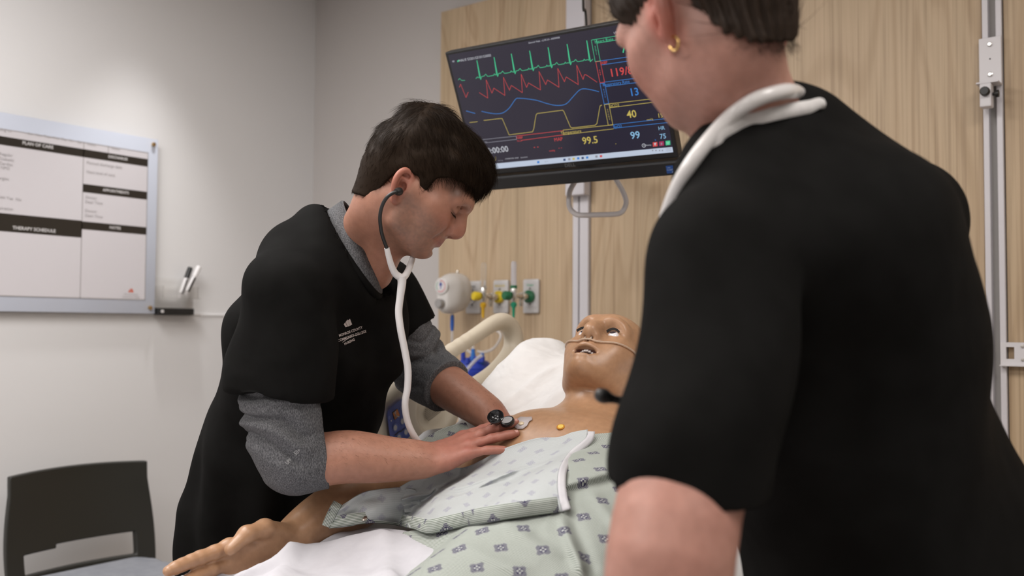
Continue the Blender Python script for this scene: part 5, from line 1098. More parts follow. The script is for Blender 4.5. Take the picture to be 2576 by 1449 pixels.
# short hairs on the near forearm
v, f = (np.concatenate(mv[1:2]), mfc[1]); nn = normals(v, f); a = (elN-w1); L_ = np.linalg.norm(a); a = a/L_; tpar = (v-w1) @ a
vis = np.where((tpar > -.01) & (tpar < .20) & (nn @ np.array((-.3, -.5, .75)) > .0))[0]; pk = rng.choice(vis, 1500)
HAIRC = mat('dark_brown_hair', (.0155, .0085, .0042), .6, spec=.10)
sv, sf = hair_strands(v[pk], np.tile(-a+np.array((0, -.15, -.45)), (len(pk), 1)), nn[pk], .011, .00011, .0018, 4, .35)
o = mesh('arm_hair', sv, sf, HAIRC, man); o['kind'] = 'stuff'
v, f = mv[2], mfc[2]; nn = normals(v, f); a2 = (elF-w2)/np.linalg.norm(elF-w2); tp = (v-w2) @ a2; vis = np.where((tp > -.01) & (tp < .115) & (nn @ FW < .3))[0]; pk = rng.choice(vis, 700)
sv, sf = hair_strands(v[pk], np.tile(-a2+np.array((0, -.1, -.3)), (len(pk), 1)), nn[pk], .011, .00012, .0022, 4, .35); o = mesh('arm_hair', sv, sf, HAIRC, man); o['kind'] = 'stuff'
# hair
def hairline(u, ay):
    g = np.interp(u, [-.13, -.075, -.055, -.040, -.032, -.020, .004, .012, .018, .030, .036, .05, .075, .095, .14], [-.050, -.050, -.046, -.022, .010, .026, .030, .026, .010, .008, .044, .056, .064, .066, .066]); return g
s = SDF((-.13, -.115, -.07), (.14, .115, .18), .0022)
s.ell((-.004, 0, .058), (.1005, .0855, .094), 0); s.ell((.042, 0, .062), (.068, .066, .082), .03); s.ell((-.045, 0, .032), (.049, .069, .064), .03); s.cone((-.036, 0, .0), (-.036, 0, -.06), .054, .050, .03)
s.ell((.078, 0, .088), (.034, .045, .036), .03); s.ell((-.03, 0, .118), (.05, .05, .034), .03)
X, Y, Z = s._g(tuple(slice(0, i) for i in s.n)); g_ = hairline(X+0*Z, None)+0*Y; cutd = (g_-Z)*.8
s.F = np.maximum(s.F, cutd+0*s.F).astype(np.float32)
# open over the forehead: nothing in front of the fringe line below v=.058, carve the face side clean
s.ell((.085, 0, .026), (.045, .075, .040), .008, None, -1)
v, f = s.mesh(2); nn = normals(v, f)
cl = vnoise(np.c_[v[:, 0]*.5, v[:, 1]*1.3, v[:, 2]*.6], 95, 3)*.0022+vnoise(v, 34, 8)*.003
v = v+nn*(cl*sstep(-.02, .05, v[:, 2]))[:, None]
hair = mesh('hair', xf(v, HMn, HOm), f, HAIRC, man)
nn = normals(v, f); ok = np.where((nn[:, 2] > -.55) & (v[:, 2] > hairline(v[:, 0], 0)-.002))[0]; pk = rng.choice(ok, 15000); p = v[pk]+rng.normal(0, .0008, (len(pk), 3)); n_ = nn[pk]
cr = np.array((-.055, .01, .14)); rad = p-cr; fl_ = np.c_[np.where(p[:, 0] > -.05, .75, -.35), p[:, 1]*6, -.55-0*p[:, 0]]+rad*4
sv, sf = hair_strands(p, fl_, n_, np.interp(p[:, 2], [-.04, .02, .08, .14], [.008, .014, .030, .036]), .00028, np.interp(p[:, 2], [-.04, .03, .15], [.001, .002, .005]), 5, .28, .12)
o = mesh('hair_strands', xf(sv, HMn, HOm), sf, HAIRC, hair); o['kind'] = 'stuff'
# fringe locks over the forehead
k = 900; y = rng.uniform(-.055, .055, k); p = np.c_[.100-.9*y*y/.1+rng.normal(0, .002, k), y, .098+rng.normal(0, .012, k)]; n_ = np.tile((1., 0, .25), (k, 1)); sv, sf = hair_strands(p, np.tile((.40, 0, -1.), (k, 1)), n_, .040, .0003, .004, 5, .20, .0)
o = mesh('fringe', xf(sv, HMn, HOm), sf, HAIRC, hair); o['kind'] = 'stuff'
hv, hf = mv[0], mfc[0]; lv = (hv-HOm) @ frame(mf, mu); hn_ = normals(hv, hf); sel = np.where((lv[:, 0] < -.025) & (lv[:, 2] > -.078) & (lv[:, 2] < -.03) & (lv[:, 0] > -.11))[0]
if len(sel):
    pk = rng.choice(sel, 1500); sv, sf = hair_strands(hv[pk], np.tile(-mu*.9-mf*.3, (len(pk), 1)), hn_[pk], .006, .00013, .0012, 4, .3); o = mesh('nape_hair', sv, sf, HAIRC, hair); o['kind'] = 'stuff'
# brows and lashes
k = 260
for q_ in (-1, 1):
    tq = rng.uniform(0, 1, k); p = np.c_[np.interp(tq, [0, .5, 1], [.1045, .1015, .089]), q_*np.interp(tq, [0, .5, 1], [.013, .029, .046]), np.interp(tq, [0, .5, 1], [.031, .0375, .0335])+rng.normal(0, .0016, k)]
    sv, sf = hair_strands(p, np.tile((-.4, q_*.8, .35), (k, 1)), np.tile((.95, q_*.25, .1), (k, 1)), .008, .00022, .0012, 4, .3); o = mesh('eyebrow', xf(sv, HMn, HOm), sf, HAIRC, man); o['kind'] = 'stuff'
    tq = np.linspace(0, 1, 60); p = np.c_[np.interp(tq, [0, .35, .7, 1], [.0960, .0950, .0905, .0835]), q_*np.interp(tq, [0, .35, .7, 1], [.024, .034, .042, .048]), np.interp(tq, [0, .35, .7, 1], [.0135, .0120, .0130, .0160])]
    sv, sf = hair_strands(p, np.tile((.6, q_*.2, -.8), (60, 1)), np.tile((.7, 0, .7), (60, 1)), .007, .0002, .001, 4, .2); o = mesh('eyelashes', xf(sv, HMn, HOm), sf, HAIRC, man); o['kind'] = 'stuff'
# undershirt: neck band and long sleeves
nd_ = (nb-at(1000, 520, 1.65)); nd_ /= np.linalg.norm(nd_)
s = SDF((-1.62, .88, .9), (-1.0, 1.66, 1.60), .0045)
def trunk(s, g, k=.04):
    s.cone(pel, che, .108+g, .108+g, 0, ax=Yax, sx=1.38); s.cone(che, shm+np.array((.0, 0, -.035)), .108+g, .075+g, .05, ax=Yax, sx=1.5)
    s.cone(sN, shm, .044+g, .062+g, .05); s.cone(sF, shm, .044+g, .062+g, .05); s.cone(shm, nb-nd_*.0, .062+g, .060+g, .05); s.cone(at(858, 606, 1.735), at(775, 652, 1.69), .045+g, .047+g, .05); s.cone(at(775, 652, 1.69), sN, .047+g, .047+g, .06); s.cone(at(870, 632, 1.76), sF*.75+shm*.25, .042+g, .042+g, .05)
    rq = r2_[0]-rn_*.052; s.cone(rq+r2_[1]*.45-FW*.022, rq-r2_[1]*.50-FW*.022, .044+g, .044+g, .03); s.cone(rq+r2_[1]*.45+FW*.02, rq-r2_[1]*.50+FW*.02, .044+g, .044+g, .03)

def ring(front, back, lat): c = (front+back)/2; e = (front-back)/2; return c, e, FW*lat
r1 = ring(at(957, 686, 1.70), at(864, 509, 1.745), .064); r2_ = ring(at(956, 735, 1.695), at(830, 533, 1.75), .078); rn_ = np.cross(r2_[1], FW); rn_ /= np.linalg.norm(rn_); rn_ = rn_ if rn_ @ (HOm-nb) > 0 else -rn_; r3_ = (r2_[0]-rn_*.035, r2_[1]*.86, r2_[2]*.86)
nu = 64; V = []
for k_, (c, e, l) in enumerate((r1, r1, r2_, r3_)):
    for a_ in np.linspace(0, 2*PI, nu, endpoint=False):
        q = c+e*math.cos(a_)+l*math.sin(a_); V.append(q+((c-q)*.03+e*0 if k_ == 0 else 0))
F = [(k_*nu+i, k_*nu+(i+1) % nu, (k_+1)*nu+(i+1) % nu, (k_+1)*nu+i) for k_ in range(1, 3) for i in range(nu)]
o = mesh('undershirt', V, F, TEE, man); md = o.modifiers.new('thickness', 'SOLIDIFY'); md.thickness = .004
MB().tube([r1[0]+r1[1]*math.cos(a_)+r1[2]*math.sin(a_) for a_ in np.linspace(0, 2*PI, 60)], .003, 8, cap=False).build('collar_edge', TEE, man, True)
def sleeve(name, path, rad, cutp, cutn, folds, seed, amp):
    p = np.array(path); s = SDF(p.min(0)-.11, p.max(0)+.11, .0034)
    s.chain(path, rad, .012, n=6); ax_ = p[-1]-p[-2]
    X, Y, Z = s._g(tuple(slice(0, i) for i in s.n))
    s.cone(p[-2]+(p[-1]-p[-2])*.55, p[-1]+(p[-1]-p[-2])*.4, rad[-1]-.008, rad[-1]-.007, .0, -1)
    s.cut(cutp, cutn); v, f = s.mesh(1); nn = normals(v, f)
    e = p[-3] if len(p) > 3 else p[1]; d = v-e; up_ = (p[0]-e)/np.linalg.norm(p[0]-e); a = d @ up_
    q = v @ RT; ph = a*folds+q*30+2.6*vnoise(v, 15, seed); w = np.abs(np.sin(ph))**.6*(.7+.3*np.abs(np.sin(ph*1.7+2)))
    m_ = sstep(-.035, .01, a)*sstep(.30, .20, a)*sstep(.03, -.015, (v-p[-1]) @ (ax_/np.linalg.norm(ax_))+.055)
    v = v+nn*((w-.75)*amp*m_+vnoise(v, 42, seed+1)*.0018*m_)[:, None]
    v = relax(v, f, .5); return mesh(name, v, f, TEE, man)
sl = sleeve('shirt_sleeve', [sN+np.array((0, 0, -.05)), at(712, 905, 1.575), at(712, 1010, 1.565), at(722, 1075, 1.558), at(738, 1146, 1.554), at(762, 1152, 1.560), at(822, 1153, 1.575), at(850, 1154, 1.58)], [.054, .060, .064, .060, .056, .051, .0425, .0415], at(820, 1150, 1.575), at(845, 1143, 1.58)-at(800, 1152, 1.57)+RT*.01, 80, 3, .017)
sleeve('shirt_sleeve', [sF+np.array((0, 0, -.05)), at(1030, 850, 1.97), elF, at(1125, 972, 1.93), at(1150, 990, 1.91)], [.048, .054, .060, .052, .050], at(1122, 978, 1.93), w2-elF, 80, 9, .010)
# scrub top
s = SDF((-1.95, .78, .60), (-1.02, 1.72, 1.60), .0052)
trunk(s, .014, .05)
s.cone(pel+np.array((0, 0, -.16)), pel+np.array((.02, 0, .1)), .126, .112, .06, ax=Yax, sx=1.34)
bk = [at(722, 830, 1.72), at(694, 1030, 1.77), at(664, 1250, 1.83)]; s.chain(bk, [.055, .07, .082], .07)
hemN, hemF = at(700, 988, 1.562), at(1022, 835, 1.985)
s.chain([sN, sN*.5+hemN*.5+UP*.005, hemN, hemN-UP*.08], [.050, .062, .067, .067], .03, ax=RT, sx=1.05); s.chain([sF, sF*.5+hemF*.5, hemF-UP*.02], [.048, .056, .062], .03)
# keep the trunk clear of the sleeve openings, hollow the sleeves, cut hems
v1 = hemN-(sN*.5+hemN*.5); v1 = v1/np.linalg.norm(v1)
hb_ = s.F.copy(); X, Y, Z = s._g(tuple(slice(0, i) for i in s.n))
def beyond(o, n, c, R):   # region past the hem plane, inside a ball round the sleeve end
    n = n/np.linalg.norm(n); return np.minimum((X-o[0])*n[0]+(Y-o[1])*n[1]+(Z-o[2])*n[2], R-np.sqrt((X-c[0])**2+(Y-c[1])**2+(Z-c[2])**2))
tr = SDF((-1.95, .78, .60), (-1.02, 1.72, 1.60), .0052); trunk(tr, .014, .05); tr.cone(pel+np.array((0, 0, -.16)), pel+np.array((.02, 0, .1)), .126, .112, .06, ax=Yax, sx=1.34); tr.chain(bk, [.055, .07, .082], .07)
hn1 = -UP*1.0-RT*.13; hn2 = -UP*.9+RT*.45+FW*.1
for hem, hn in ((hemN, hn1), (hemF, hn2)): s.F = np.where(beyond(hem, hn, hem, .16) > 0, np.minimum(np.maximum(s.F, beyond(hem, hn, hem, .16)), tr.F), s.F)
s.cone(hemN+UP*.05, hemN-UP*.05, .072, .076, .0, -1, ax=RT, sx=1.05) if False else None
# neck opening: V in front, round behind
vt = at(962, 738, 1.655)
rn = np.cross(r2_[1], FW); rn = rn/np.linalg.norm(rn); rn = rn if rn @ (HOm-nb) > 0 else -rn; el = np.linalg.norm(r2_[1])
s.cone(r2_[0]-rn*.011, r2_[0]+rn*.2, .0815, .12, .0, -1, ax=r2_[1], sx=el*1.065/.0815)
s.cone(r2_[0]+r2_[1]*.5, r2_[0]+r2_[1]*1.02+rn*.03, .045, .012, .0, -1)
zc_ = pel[2]-.145
s.cut((pel[0], 0, zc_+.03), (-.25, 0, -1))
v, f = s.mesh(1); nn = normals(v, f)
a_ = np.arctan2(v[:, 1]-pel[1], v[:, 0]-pel[0]); low = sstep(1.25, .95, v[:, 2]); dr = (v-at(720, 900, 1.6)) @ (RT*.8+UP*.5)
w = low*.009*np.sin(a_*11+2*vnoise(v, 5, 1)+v[:, 2]*9)+.005*np.sin(dr*55+2.5*vnoise(v, 8, 2))*sstep(.7, 1.2, v[:, 2])+.006*vnoise(v, 9, 4)
v = v+nn*w[:, None]
top = mesh('scrub_top', v, f, SCRUB, man)
MB().tube([r2_[0]-rn*.006+r2_[1]*1.05*math.cos(a_)+r2_[2]*1.05*math.sin(a_) for a_ in np.linspace(0, 2*PI, 70)], .0065, 10, cap=False).build('neckline_binding', SCRUB, top, True)
def seam(name, pts, par, r_=.0016, m=None): return MB().tube(spline(pts, 6), r_, 6).build(name, m or SCRUB, par, True)
# trousers and shoes
s = SDF((-1.9, .85, .02), (-1.3, 1.6, 1.0), .009)
s.cone(pel+np.array((0, 0, .02)), pel+np.array((.0, 0, -.06)), .125, .125, .03, ax=Yax, sx=1.3)
for L in LEG: s.chain(L, [.100, .085, .072], .03)
s.cut((0, 0, .06), (0, 0, -1)); v, f = s.mesh(1); v = v+normals(v, f)*(.006*np.sin(v[:, 2]*40+5*vnoise(v, 6)))[:, None]; mesh('trousers', v, f, SCRUB, man)
for L in LEG:
    x, y, z = L[-1]; s = SDF((x-.12, y-.07, -.005), (x+.24, y+.07, .14), .006); s.chain([(x-.03, y, .045), (x+.06, y, .04), (x+.18, y, .032)], [.045, .045, .036], .02); s.cut((0, 0, .004), (0, 0, -1)); v, f = s.mesh(1); mesh('shoe', v, f, BLACK_PLASTIC, man)
# ------------------------------------------------------------ lettering on the man's clothes
from mathutils.bvhtree import BVHTree
def decal(name, objm, texts, polys, mats, par):
    """flat print laid on cloth: pixel-plane outlines dropped along the sight line onto the cloth mesh"""
    me = objm.data; mw = parent_world(objm); tree = BVHTree.FromPolygons([mw @ q.co for q in me.vertices], [tuple(p.vertices) for p in me.polygons]); mb = MB()
    def drop(x, y):
        d = Vector(FW+RT*(x-1288)/FPX-UP*(y-724.5)/FPX); h = tree.ray_cast(Vector(CAM), d.normalized())
        return np.array(h[0])-np.array(d.normalized())*.0014 if h[0] is not None else at(x, y, 1.6)
    for txt, x, y, size, ang, mi, sk in texts:
        v, f = text_mesh(txt, size, bold=.022*size); ca, sa = math.cos(math.radians(ang)), math.sin(math.radians(ang))
        mb.add([drop(x+(q[0]*.74+sk*q[1])*ca-q[1]*sa*1.0, y-((q[0]*.74)*sa+q[1]*ca)) for q in v], f, mi)
    for pts, mi in polys: mb.add([drop(*p) for p in pts], [tuple(range(len(pts)))], mi)
    o = mb.build(name, mats, par); o['kind'] = 'stuff'; return o
EMB = mat('embroidery_thread', (.46, .40, .38), .6)
g = lambda cx, cy: (820+cx/12.07, 780+cy/12.07)
T_ = [('MONROE COUNTY', *g(750, 655), 9.6, 20, 0, .12), ('COMMUNITY COLLEGE', *g(795, 790), 9.6, 19, 0, .12), ('NURSING', *g(715, 965), 9.0, 25, 0, .12)]
P_ = [([g(540, 430), g(588, 375), g(650, 508), g(595, 522)], 0), ([g(596, 365), g(655, 285), g(722, 480), g(660, 503)], 0), ([g(668, 318), g(728, 262), g(795, 438), g(730, 478)], 0)]
for i in range(10):
    q = lambda t: g(505+52*t, 990-42*t+1.8*t*t); a_, b_ = q(i), q(i+1); P_.append(([(a_[0], a_[1]), (b_[0], b_[1]), (b_[0], b_[1]-1.5), (a_[0], a_[1]-1.5)], 0))
decal('chest_embroidery', top, T_, P_, [EMB], man)
decal('sleeve_lettering', sl, [('UPF', 726, 1161, 13, 42, 0, 0), ('50+', 748, 1137, 15, 42, 0, 0)], [], [mat('sleeve_print', (.30, .30, .30), .4)], man)
# ------------------------------------------------------------ the man's stethoscope
st = empty('stethoscope', tuple(at(1010, 700, 1.62)), 'white stethoscope with black ear tubes worn by the bending man and held to the chest', 'stethoscope')
eN = [at(1004, 482, 1.535), at(992, 484, 1.527), at(975, 495, 1.525), at(962, 516, 1.53), at(956, 545, 1.54), at(959, 580, 1.555), at(966, 605, 1.565), at(974, 626, 1.575)]
MB().tube(spline(eN, 6), .0031, 12).build('binaural_tube', BLACK_PLASTIC, st, True)
dd = eN[0]-eN[1]; dd = dd/np.linalg.norm(dd)+FW*.4; MB().lathe([(0, -.006), (.0045, -.006), (.0062, -.002), (.0070, .002), (.0066, .006), (.004, .010), (0, .011)], eN[0]-RT*.002, dd, 16).build('ear_tip', BLACK_PLASTIC, st, True)
yl = [at(973, 624, 1.575), at(978, 645, 1.58), at(986, 672, 1.588), at(996, 690, 1.595), at(1010, 699, 1.60)]; yr = [at(1041, 638, 1.64), at(1036, 656, 1.63), at(1027, 680, 1.615), at(1018, 695, 1.605), at(1010, 699, 1.60)]
MB().tube(spline(yl, 6), [.0046+.0022*t for t in np.linspace(0, 1, 25)], 12).build('yoke_arm', WTUBE_M, st, True); MB().tube(spline(yr, 6), [.0046+.0022*t for t in np.linspace(0, 1, 25)], 12).build('yoke_arm', WTUBE_M, st, True)
fN = [at(1041, 638, 1.64), at(1052, 600, 1.67), at(1056, 560, 1.69), at(1045, 520, 1.695), at(1025, 492, 1.69)]; MB().tube(spline(fN, 6), .0031, 12).build('binaural_tube', BLACK_PLASTIC, st, True)
tb_ = [at(1010, 697, 1.60), at(1011, 712, 1.60), at(1007, 745, 1.60), at(1003, 785, 1.60), at(1008, 830, 1.60), at(1018, 880, 1.605), at(1026, 930, 1.61), at(1025, 975, 1.615), at(1019, 1015, 1.62), at(1024, 1055, 1.63), at(1038, 1090, 1.64), at(1062, 1122, 1.655), at(1100, 1150, 1.665), at(1160, 1130, 1.69), at(1215, 1085, 1.69)]
n_t = (len(tb_)-1)*6+1; MB().tube(spline(tb_, 6), np.interp(np.linspace(0, 1, n_t), [0, .06, .15, 1], [.0085, .0075, .0064, .0056]), 14).build('tube', WTUBE_M, st, True)
cp0 = at(1248, 1053, 1.648); ax_b = np.array((.35, -.78, .75)); ax_b /= np.linalg.norm(ax_b)
MB().lathe([(0, -.012), (.006, -.012), (.0075, -.006), (.0135, .001), (.0148, .004), (.0148, .0065), (.0132, .0075), (.0125, .006), (.009, .001), (.004, -.001), (0, -.0015)], cp0, ax_b, 32).build('bell', mat('gloss_black', (.012, .012, .013), .12), st, True)
q = at(1276, 1060, 1.662); MB().lathe([(0, -.004), (.0125, -.004), (.0135, .0), (.0125, .003), (.0105, .0035), (0, .0025)], q, np.array((.1, -.5, .85)), 28).build('diaphragm_rim', MAT['gloss_black'], st, True)
MB().lathe([(0, .003), (.0105, .0034), (0, .0042)], q, np.array((.1, -.5, .85)), 28).build('diaphragm', mat('diaphragm_silver', (.55, .54, .55), .25, .5), st, True)
MB().tube([at(1215, 1085, 1.69), at(1238, 1070, 1.668), cp0-ax_b*.010], .0045, 10).build('stem', CHROME, st, True)
# ------------------------------------------------------------ the woman in the foreground
wom = empty('person', (-.2, .95, 0), 'woman in black short sleeved scrubs seen from behind with hair pinned up', 'person')
WSKIN = (.40, .205, .160)
sL, sR = at(1818, 640, .905), at(2285, 545, 1.17)
hw = (FW*math.cos(math.radians(27))-RT*math.sin(math.radians(27))); hw = np.array((hw[0], hw[1], 0)); hw /= np.linalg.norm(hw)
wf = hw*math.cos(math.radians(16))-np.array((0, 0, 1.))*math.sin(math.radians(16)); wl = np.cross((0, 0, 1.), hw); wu = np.cross(wf, wl)
ca, sa = math.cos(math.radians(-9)), math.sin(math.radians(-9)); wl, wu = wl*ca+wu*sa, wu*ca-wl*sa
HW = np.array([wf, wl, wu]).T; WO = at(1797, 62, .985)
inv = lambda p: (np.asarray(p)-WO) @ HW
wn = at(1885, 318, 1.055)
s = SDF((-.20, -.20, -.26), (.14, .20, .155), .0024)
head(s, dict(jaw=.95, tip=(.111, 0, -.006), earout=30, earc=(-.014, .0695, -.002)))
n0 = inv(wn); NK = [np.array((-.014, .004, .0)), np.array((-.014, .010, -.04)), n0*.5+np.array((-.014, .020, -.04))*.5, n0]; s.chain(NK, [.040, .0415, .0435, .050], .025, n=5)
for p_ in (sL, sR): s.cone(n0+inv(WO)*0, n0*.5+inv(p_)*.5+np.array((0, 0, .0)), .034, .024, .04)
q0 = inv(wn)+np.array((.055, 0, -.02))
v, f = s.mesh(1)
def wtint(v, t):
    x, y, z = v.T; ay = np.abs(y)
    red = sstep(.064, .074, ay)*sstep(.02, .0, x)*sstep(-.045, -.02, z)*.9+gauss(((np.c_[x, ay, z]-np.array((.07, .045, -.02)))/np.array((.03, .025, .025)))**2 @ np.ones(3), 1.0)*.4
    t = t*(1-red[:, None]*np.array((-.05, .30, .34)))
    mole = gauss(((v-np.array((.018, .046, -.098)))/.0032)**2 @ np.ones(3), 1.0)*.6; t = t*(1-mole[:, None]*np.array((.5, .65, .65)))
    hl = np.clip(sstep(-.058, -.035, z+.006*vnoise(v, 70, 4)+.10*np.maximum(ay-.04, 0)*-1)*sstep(-.02, -.035, x), 0, .75)[:, None]*.4; t = t*(1-hl)+np.array((.06, .035, .025))*hl
    return t
WV, WF, WT = [xf(v, HW, WO)], [f], [shade_tint(v, WSKIN, wtint)]
eL = at(1682, 1452, .775); wLw = np.array((-.47, .95, .87))
def place_arm(sh, el, wr, rads, thumbside, h=.0028):
    hx = np.array((-.85, .5, -.12)); hx /= np.linalg.norm(hx); hz = np.array((0, 0, 1.)); hz -= hx*(hz@hx); hz /= np.linalg.norm(hz); Hf = np.array([hx, np.cross(hz, hx), hz]).T
    th_ = [(.012, .024*thumbside, -.012), (.045, .048*thumbside, -.022), (.075, .058*thumbside, -.028), (.10, .06*thumbside, -.03)]
    v, f, wv, t, nl = arm('a', wom, Hf, wr, [wr, wr*.65+el*.35, wr*.3+el*.7, el, el*.62+sh*.38, el*.3+sh*.7, sh], rads, [(14, 14, 10)]*4, (4, 0, -4, -8), th_, HSK, WSKIN, .92, h, k=.006)
    WV.append(wv); WF.append(f); WT.append(t*(1+.06*vnoise(wv, 30, 3)[:, None]*np.array((.3, 1, 1))))
place_arm(sL, eL, wLw, [.024, .032, .043, .047, .048, .045, .042], -1)
eR, wRw = np.array((-.45, 1.40, 1.22)), np.array((-.62, 1.42, 1.10))
place_arm(sR, eR, wRw, [.024, .030, .038, .042, .046, .05, .052], 1, .004)
wp, wc = at(2265, 1470, 1.13), at(2085, 830, 1.09); Wax = (sR-sL)/np.linalg.norm(sR-sL); wsm = (sL+sR)/2
s = SDF((-.75, .45, 0), (.35, 1.6, 1.62), .013)
s.cone(wp, wc, .12, .115, 0, ax=Wax, sx=1.3); s.cone(wc, wsm, .11, .06, .03, ax=Wax, sx=1.4); s.cone(wsm, wn, .06, .05, .03)
fwd = np.cross((0, 0, 1.), Wax); fwd = -fwd if fwd[0] > 0 else fwd
WLEG = [[wp+Wax*q*.10+np.array((0, 0, -.08)), np.array((*(wp+Wax*q*.11+fwd*.02)[:2], .47)), np.array((*(wp+Wax*q*.11)[:2], .08))] for q in (-1, 1)]
for L in WLEG: s.chain(L, [.09, .062, .045], .03)
v, f = s.mesh(1); WV.append(v); WF.append(f); WT.append(shade_tint(v, WSKIN))
o_ = 0; fa = []
for a, b in zip(WV, WF): fa.append(b+o_); o_ += len(a)
mesh('body', np.concatenate(WV), np.concatenate(fa), HSK, wom, tint=np.concatenate(WT))
# hair pinned up
WHAIR = mat('brown_hair', (.022, .0125, .007), .5, spec=.2)
s = SDF((-.14, -.12, -.09), (.13, .12, .22), .0026)
s.ell((-.004, 0, .056), (.098, .0795, .092), 0); s.ell((.044, 0, .06), (.065, .0645, .072), .03); s.ell((-.045, 0, .030), (.052, .060, .066), .03)
s.ell((-.03, 0, .155), (.048, .052, .038), .03); s.chain([(-.034, 0, .0), NK[1]+np.array((-.008, -.004, -.01)), NK[1]*.55+NK[2]*.45+np.array((-.003, 0, 0))], [.050, .0425, .041], .02)
X, Y, Z = s._g(tuple(slice(0, i) for i in s.n)); ay = np.abs(Y)
g_ = np.interp(X, [-.13, -.078, -.066, -.054, -.042, -.030, -.012, .012, .03, .05, .09, .13], [-.074, -.068, -.058, -.040, -.010, .020, .028, .028, .015, .03, .062, .075])+0*ay
s.F = np.maximum(s.F, (g_-Z)*.8+0*s.F).astype(np.float32); s.ell((.085, 0, .028), (.045, .075, .042), .008, None, -1)
v, f = s.mesh(2); nn = normals(v, f); ang = np.arctan2(v[:, 1], -v[:, 0]+.0); v = v+nn*(.0022*np.sin(ang*46+3*vnoise(v, 20, 2))+.002*vnoise(v, 45, 3))[:, None]
whair = mesh('hair', xf(v, HW, WO), f, WHAIR, wom)
nn = normals(v, f); ok = np.where(v[:, 2] < .13)[0]; pk = rng.choice(ok, 7000); p = v[pk]
sv, sf = hair_strands(p, np.array((-.03, 0, .17))-p, nn[pk], .045, .00030, .0022, 5, .06, .05); o = mesh('hair_strands', xf(sv, HW, WO), sf, WHAIR, whair); o['kind'] = 'stuff'
k = 500; y = rng.uniform(-.045, .045, k); p = np.c_[-.068+y*y*8+rng.normal(0, .003, k), y, -.066+rng.normal(0, .005, k)+np.abs(y)*.3]
sv, sf = hair_strands(p, np.tile((-.1, 0, -1.), (k, 1))+np.c_[0*y, y*8, 0*y], np.c_[np.full(k, -1.), y*8, 0*y], .007, .00016, .002, 4, .5); o = mesh('nape_hair', xf(sv, HW, WO), sf, WHAIR, whair); o['kind'] = 'stuff'
# undershirt collar band, scrub top
nd2 = wn-at(1850, 200, 1.02); nd2 /= np.linalg.norm(nd2)
WSH = cloth('white_undershirt', (.60, .585, .575), (.66, .64, .63), 60, .9, .1)
def wtrunk(s, g, k=.05):
    s.cone(wp+np.array((0, 0, -.12)), wp, .155+g, .150+g, 0, ax=Wax, sx=1.28); s.cone(wp, wc, .150+g, .132+g, .05, ax=Wax, sx=1.32)
    s.cone(wc, wsm-fwd*.02+np.array((0, 0, -.03)), .132+g, .085+g, .06, ax=Wax, sx=1.45); s.cone(sL, wsm, .047+g, .068+g, .05); s.cone(sR, wsm, .047+g, .068+g, .05)
    s.cone(wsm, wn+np.array((0, 0, -.01))-fwd*.008, .062+g, .056+g, .06); s.cone(at(1835, 425, .985), sL*.72+wsm*.28+UP*.012, .048+g, .044+g, .05); s.cone(at(2010, 345, 1.09), sR*.75+wsm*.25+UP*.01, .050+g, .044+g, .05); s.cone(wsm-fwd*.05, wc-fwd*.07, .06+g, .06+g, .06, ax=Wax, sx=1.6)
BW = ((-.80, .42, .55), (.42, 1.62, 1.66))
s = SDF(*BW, .007); wtrunk(s, .008); tr = SDF(*BW, .007); wtrunk(tr, .008)
hL, hR = at(1742, 1226, .815), sR*.42+eR*.58
s.chain([sL, sL*.5+hL*.5, hL, hL-UP*.09], [.058, .0625, .0615, .0615], .012, ax=RT, sx=1.06); s.chain([sR, sR*.5+hR*.5, hR+(hR-sR)*.15], [.056, .062, .066], .035)
X, Y, Z = s._g(tuple(slice(0, i) for i in s.n))
for hem, hn in ((hL, -UP-RT*.10+FW*.14), (hR, hR-sR)):
    b_ = beyond(hem, hn, hem, .17); s.F = np.where(b_ > 0, np.minimum(np.maximum(s.F, b_), tr.F), s.F)
s.chain([wn-nd2*.12, wn-nd2*.02, wn+nd2*.012], [.075, .056, .046], .0, -1); s.cone(wn+fwd*.02, wn+fwd*.12-np.array((0, 0, .10)), .055, .03, .02, -1)
s.cut((0, 0, wp[2]-.17), (0, 0, -1))
v, f = s.mesh(1); nn = normals(v, f)
q1 = (v-wc) @ RT; q2 = (v-wc) @ UP
w = .010*np.sin(q1*26+q2*7+2.5*vnoise(v, 4, 2))*sstep(.22, -.05, q2)*sstep(-.15, .05, q1)+.006*np.sin(q2*30-q1*18+3*vnoise(v, 5, 3))*sstep(.0, -.12, q1)+.007*vnoise(v, 7, 4)
v = v+nn*w[:, None]
wtop = mesh('scrub_top', v, f, SCRUB, wom)
from mathutils.bvhtree import BVHTree
WT_ = [BVHTree.FromPolygons([Vector(q) for q in xf(WV[0], np.eye(3), np.zeros(3))], WF[0].tolist()), BVHTree.FromPolygons([q.co for q in wtop.data.vertices], [tuple(p.vertices) for p in wtop.data.polygons])]
def onw(x, y, off, dflt):
    d = Vector(FW+RT*(x-1288)/FPX-UP*(y-724.5)/FPX); hs = [t_.ray_cast(Vector(CAM), d) for t_ in WT_]; hs = [h[3] for h in hs if h[0] is not None and h[3] < 1.4]
    D = (min(hs)/d.length if hs else dflt); return CAM+np.array(d)*(min(D, dflt+.06)-off)
cu_ = [onw(x, y, .004, dd_) for x, y, dd_ in ((1800, 352, .97), (1840, 322, .98), (1885, 300, .99), (1935, 288, 1.0), (1985, 278, 1.02), (2030, 270, 1.04), (2066, 263, 1.06))]
cl_ = [p-nd2*.0 for p in cu_]
o = MB().tube(spline([cu_[0]+np.array((0, .02, -.04))]+cu_+[cu_[-1]+FW*.06-UP*.02], 6), np.interp(np.linspace(0, 1, 49), [0, .1, .75, 1], [.006, .0085, .0075, .003]), 10, flat=(*FW, .5)).build('undershirt_collar', WSH, wom, True)
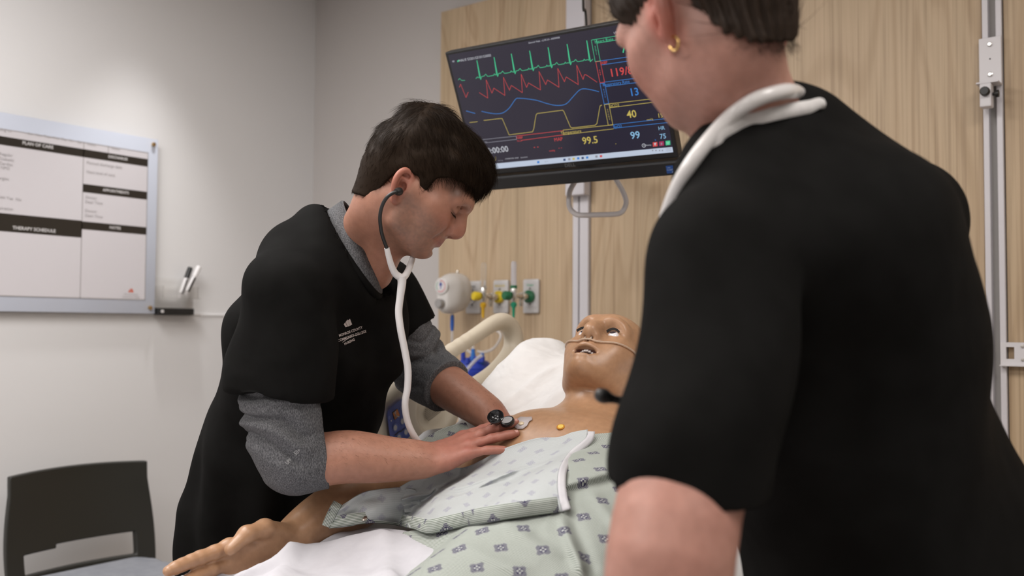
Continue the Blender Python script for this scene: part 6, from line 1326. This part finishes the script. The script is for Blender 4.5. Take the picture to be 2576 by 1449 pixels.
s = SDF((-.5, .55, .02), (.4, 1.5, .95), .012)
for L in WLEG: s.chain(L, [.13, .092, .078], .04)
s.cut((0, 0, .06), (0, 0, -1)); v, f = s.mesh(1); mesh('trousers', v, f, SCRUB, wom)
for L in WLEG:
    x, y, z = L[-1]; s = SDF((x-.24, y-.16, -.005), (x+.15, y+.2, .12), .007); s.chain([np.array((x, y, .042))-fwd*.03, np.array((x, y, .042))+fwd*.06, np.array((x, y, .033))+fwd*.17], [.042, .043, .034], .02); s.cut((0, 0, .004), (0, 0, -1)); v, f = s.mesh(1); mesh('shoe', v, f, BLACK_PLASTIC, wom)
GOLD = mat('gold', (.72, .48, .18), .22, 1)
lb = WO+HW @ np.array((-.016, .0775, -.029)); MB().tube([lb+HW @ (np.array((math.cos(a)*.0065, .001, math.sin(a)*.0068-.003))) for a in np.linspace(0, 2*PI, 20)], .0012, 8).build('hoop_earring', GOLD, wom, True)
# her stethoscope
WTUBE = mat('white_stethoscope_tube', (.66, .64, .63), .22)
st = empty('stethoscope', tuple(at(1900, 255, 1.0)), 'white stethoscope draped around the neck of the woman in the foreground', 'stethoscope')
pp = [at(1660, 640, 1.03), at(1672, 560, .985), at(1706, 468, .945)]+[onw(x, y, .009, dd_) for x, y, dd_ in ((1748, 398, .945), (1795, 338, .955), (1843, 288, .965), (1900, 251, .98), (1955, 233, 1.0), (1990, 229, 1.02))]+[at(2012, 238, 1.045), at(2018, 262, 1.09), at(1990, 360, 1.16), at(1930, 480, 1.20), at(1880, 620, 1.22)]
MB().tube(spline(pp, 6), .0078, 14).build('tube', WTUBE, st, True)
bp_ = [at(1680, 800, 1.04), at(1668, 900, 1.02), at(1640, 970, .985), at(1605, 1000, .955), at(1570, 1008, .935), at(1540, 1003, .925), at(1524, 998, .92)]
MB().tube(spline([at(1660, 640, 1.03)]+bp_[:3], 5), .0065, 12).build('binaural_tube', WTUBE, st, True)
MB().tube(spline(bp_[2:], 5), .0042, 12).build('binaural_tube', BLACK_PLASTIC, st, True)
dd = bp_[-1]-bp_[-2]; MB().lathe([(0, -.006), (.005, -.006), (.0062, 0), (.0072, .002), (.0075, .007), (.0060, .012), (.0035, .0145), (0, .015)], bp_[-1]-dd*.2, dd, 18).build('ear_tip', BLACK_PLASTIC, st, True)
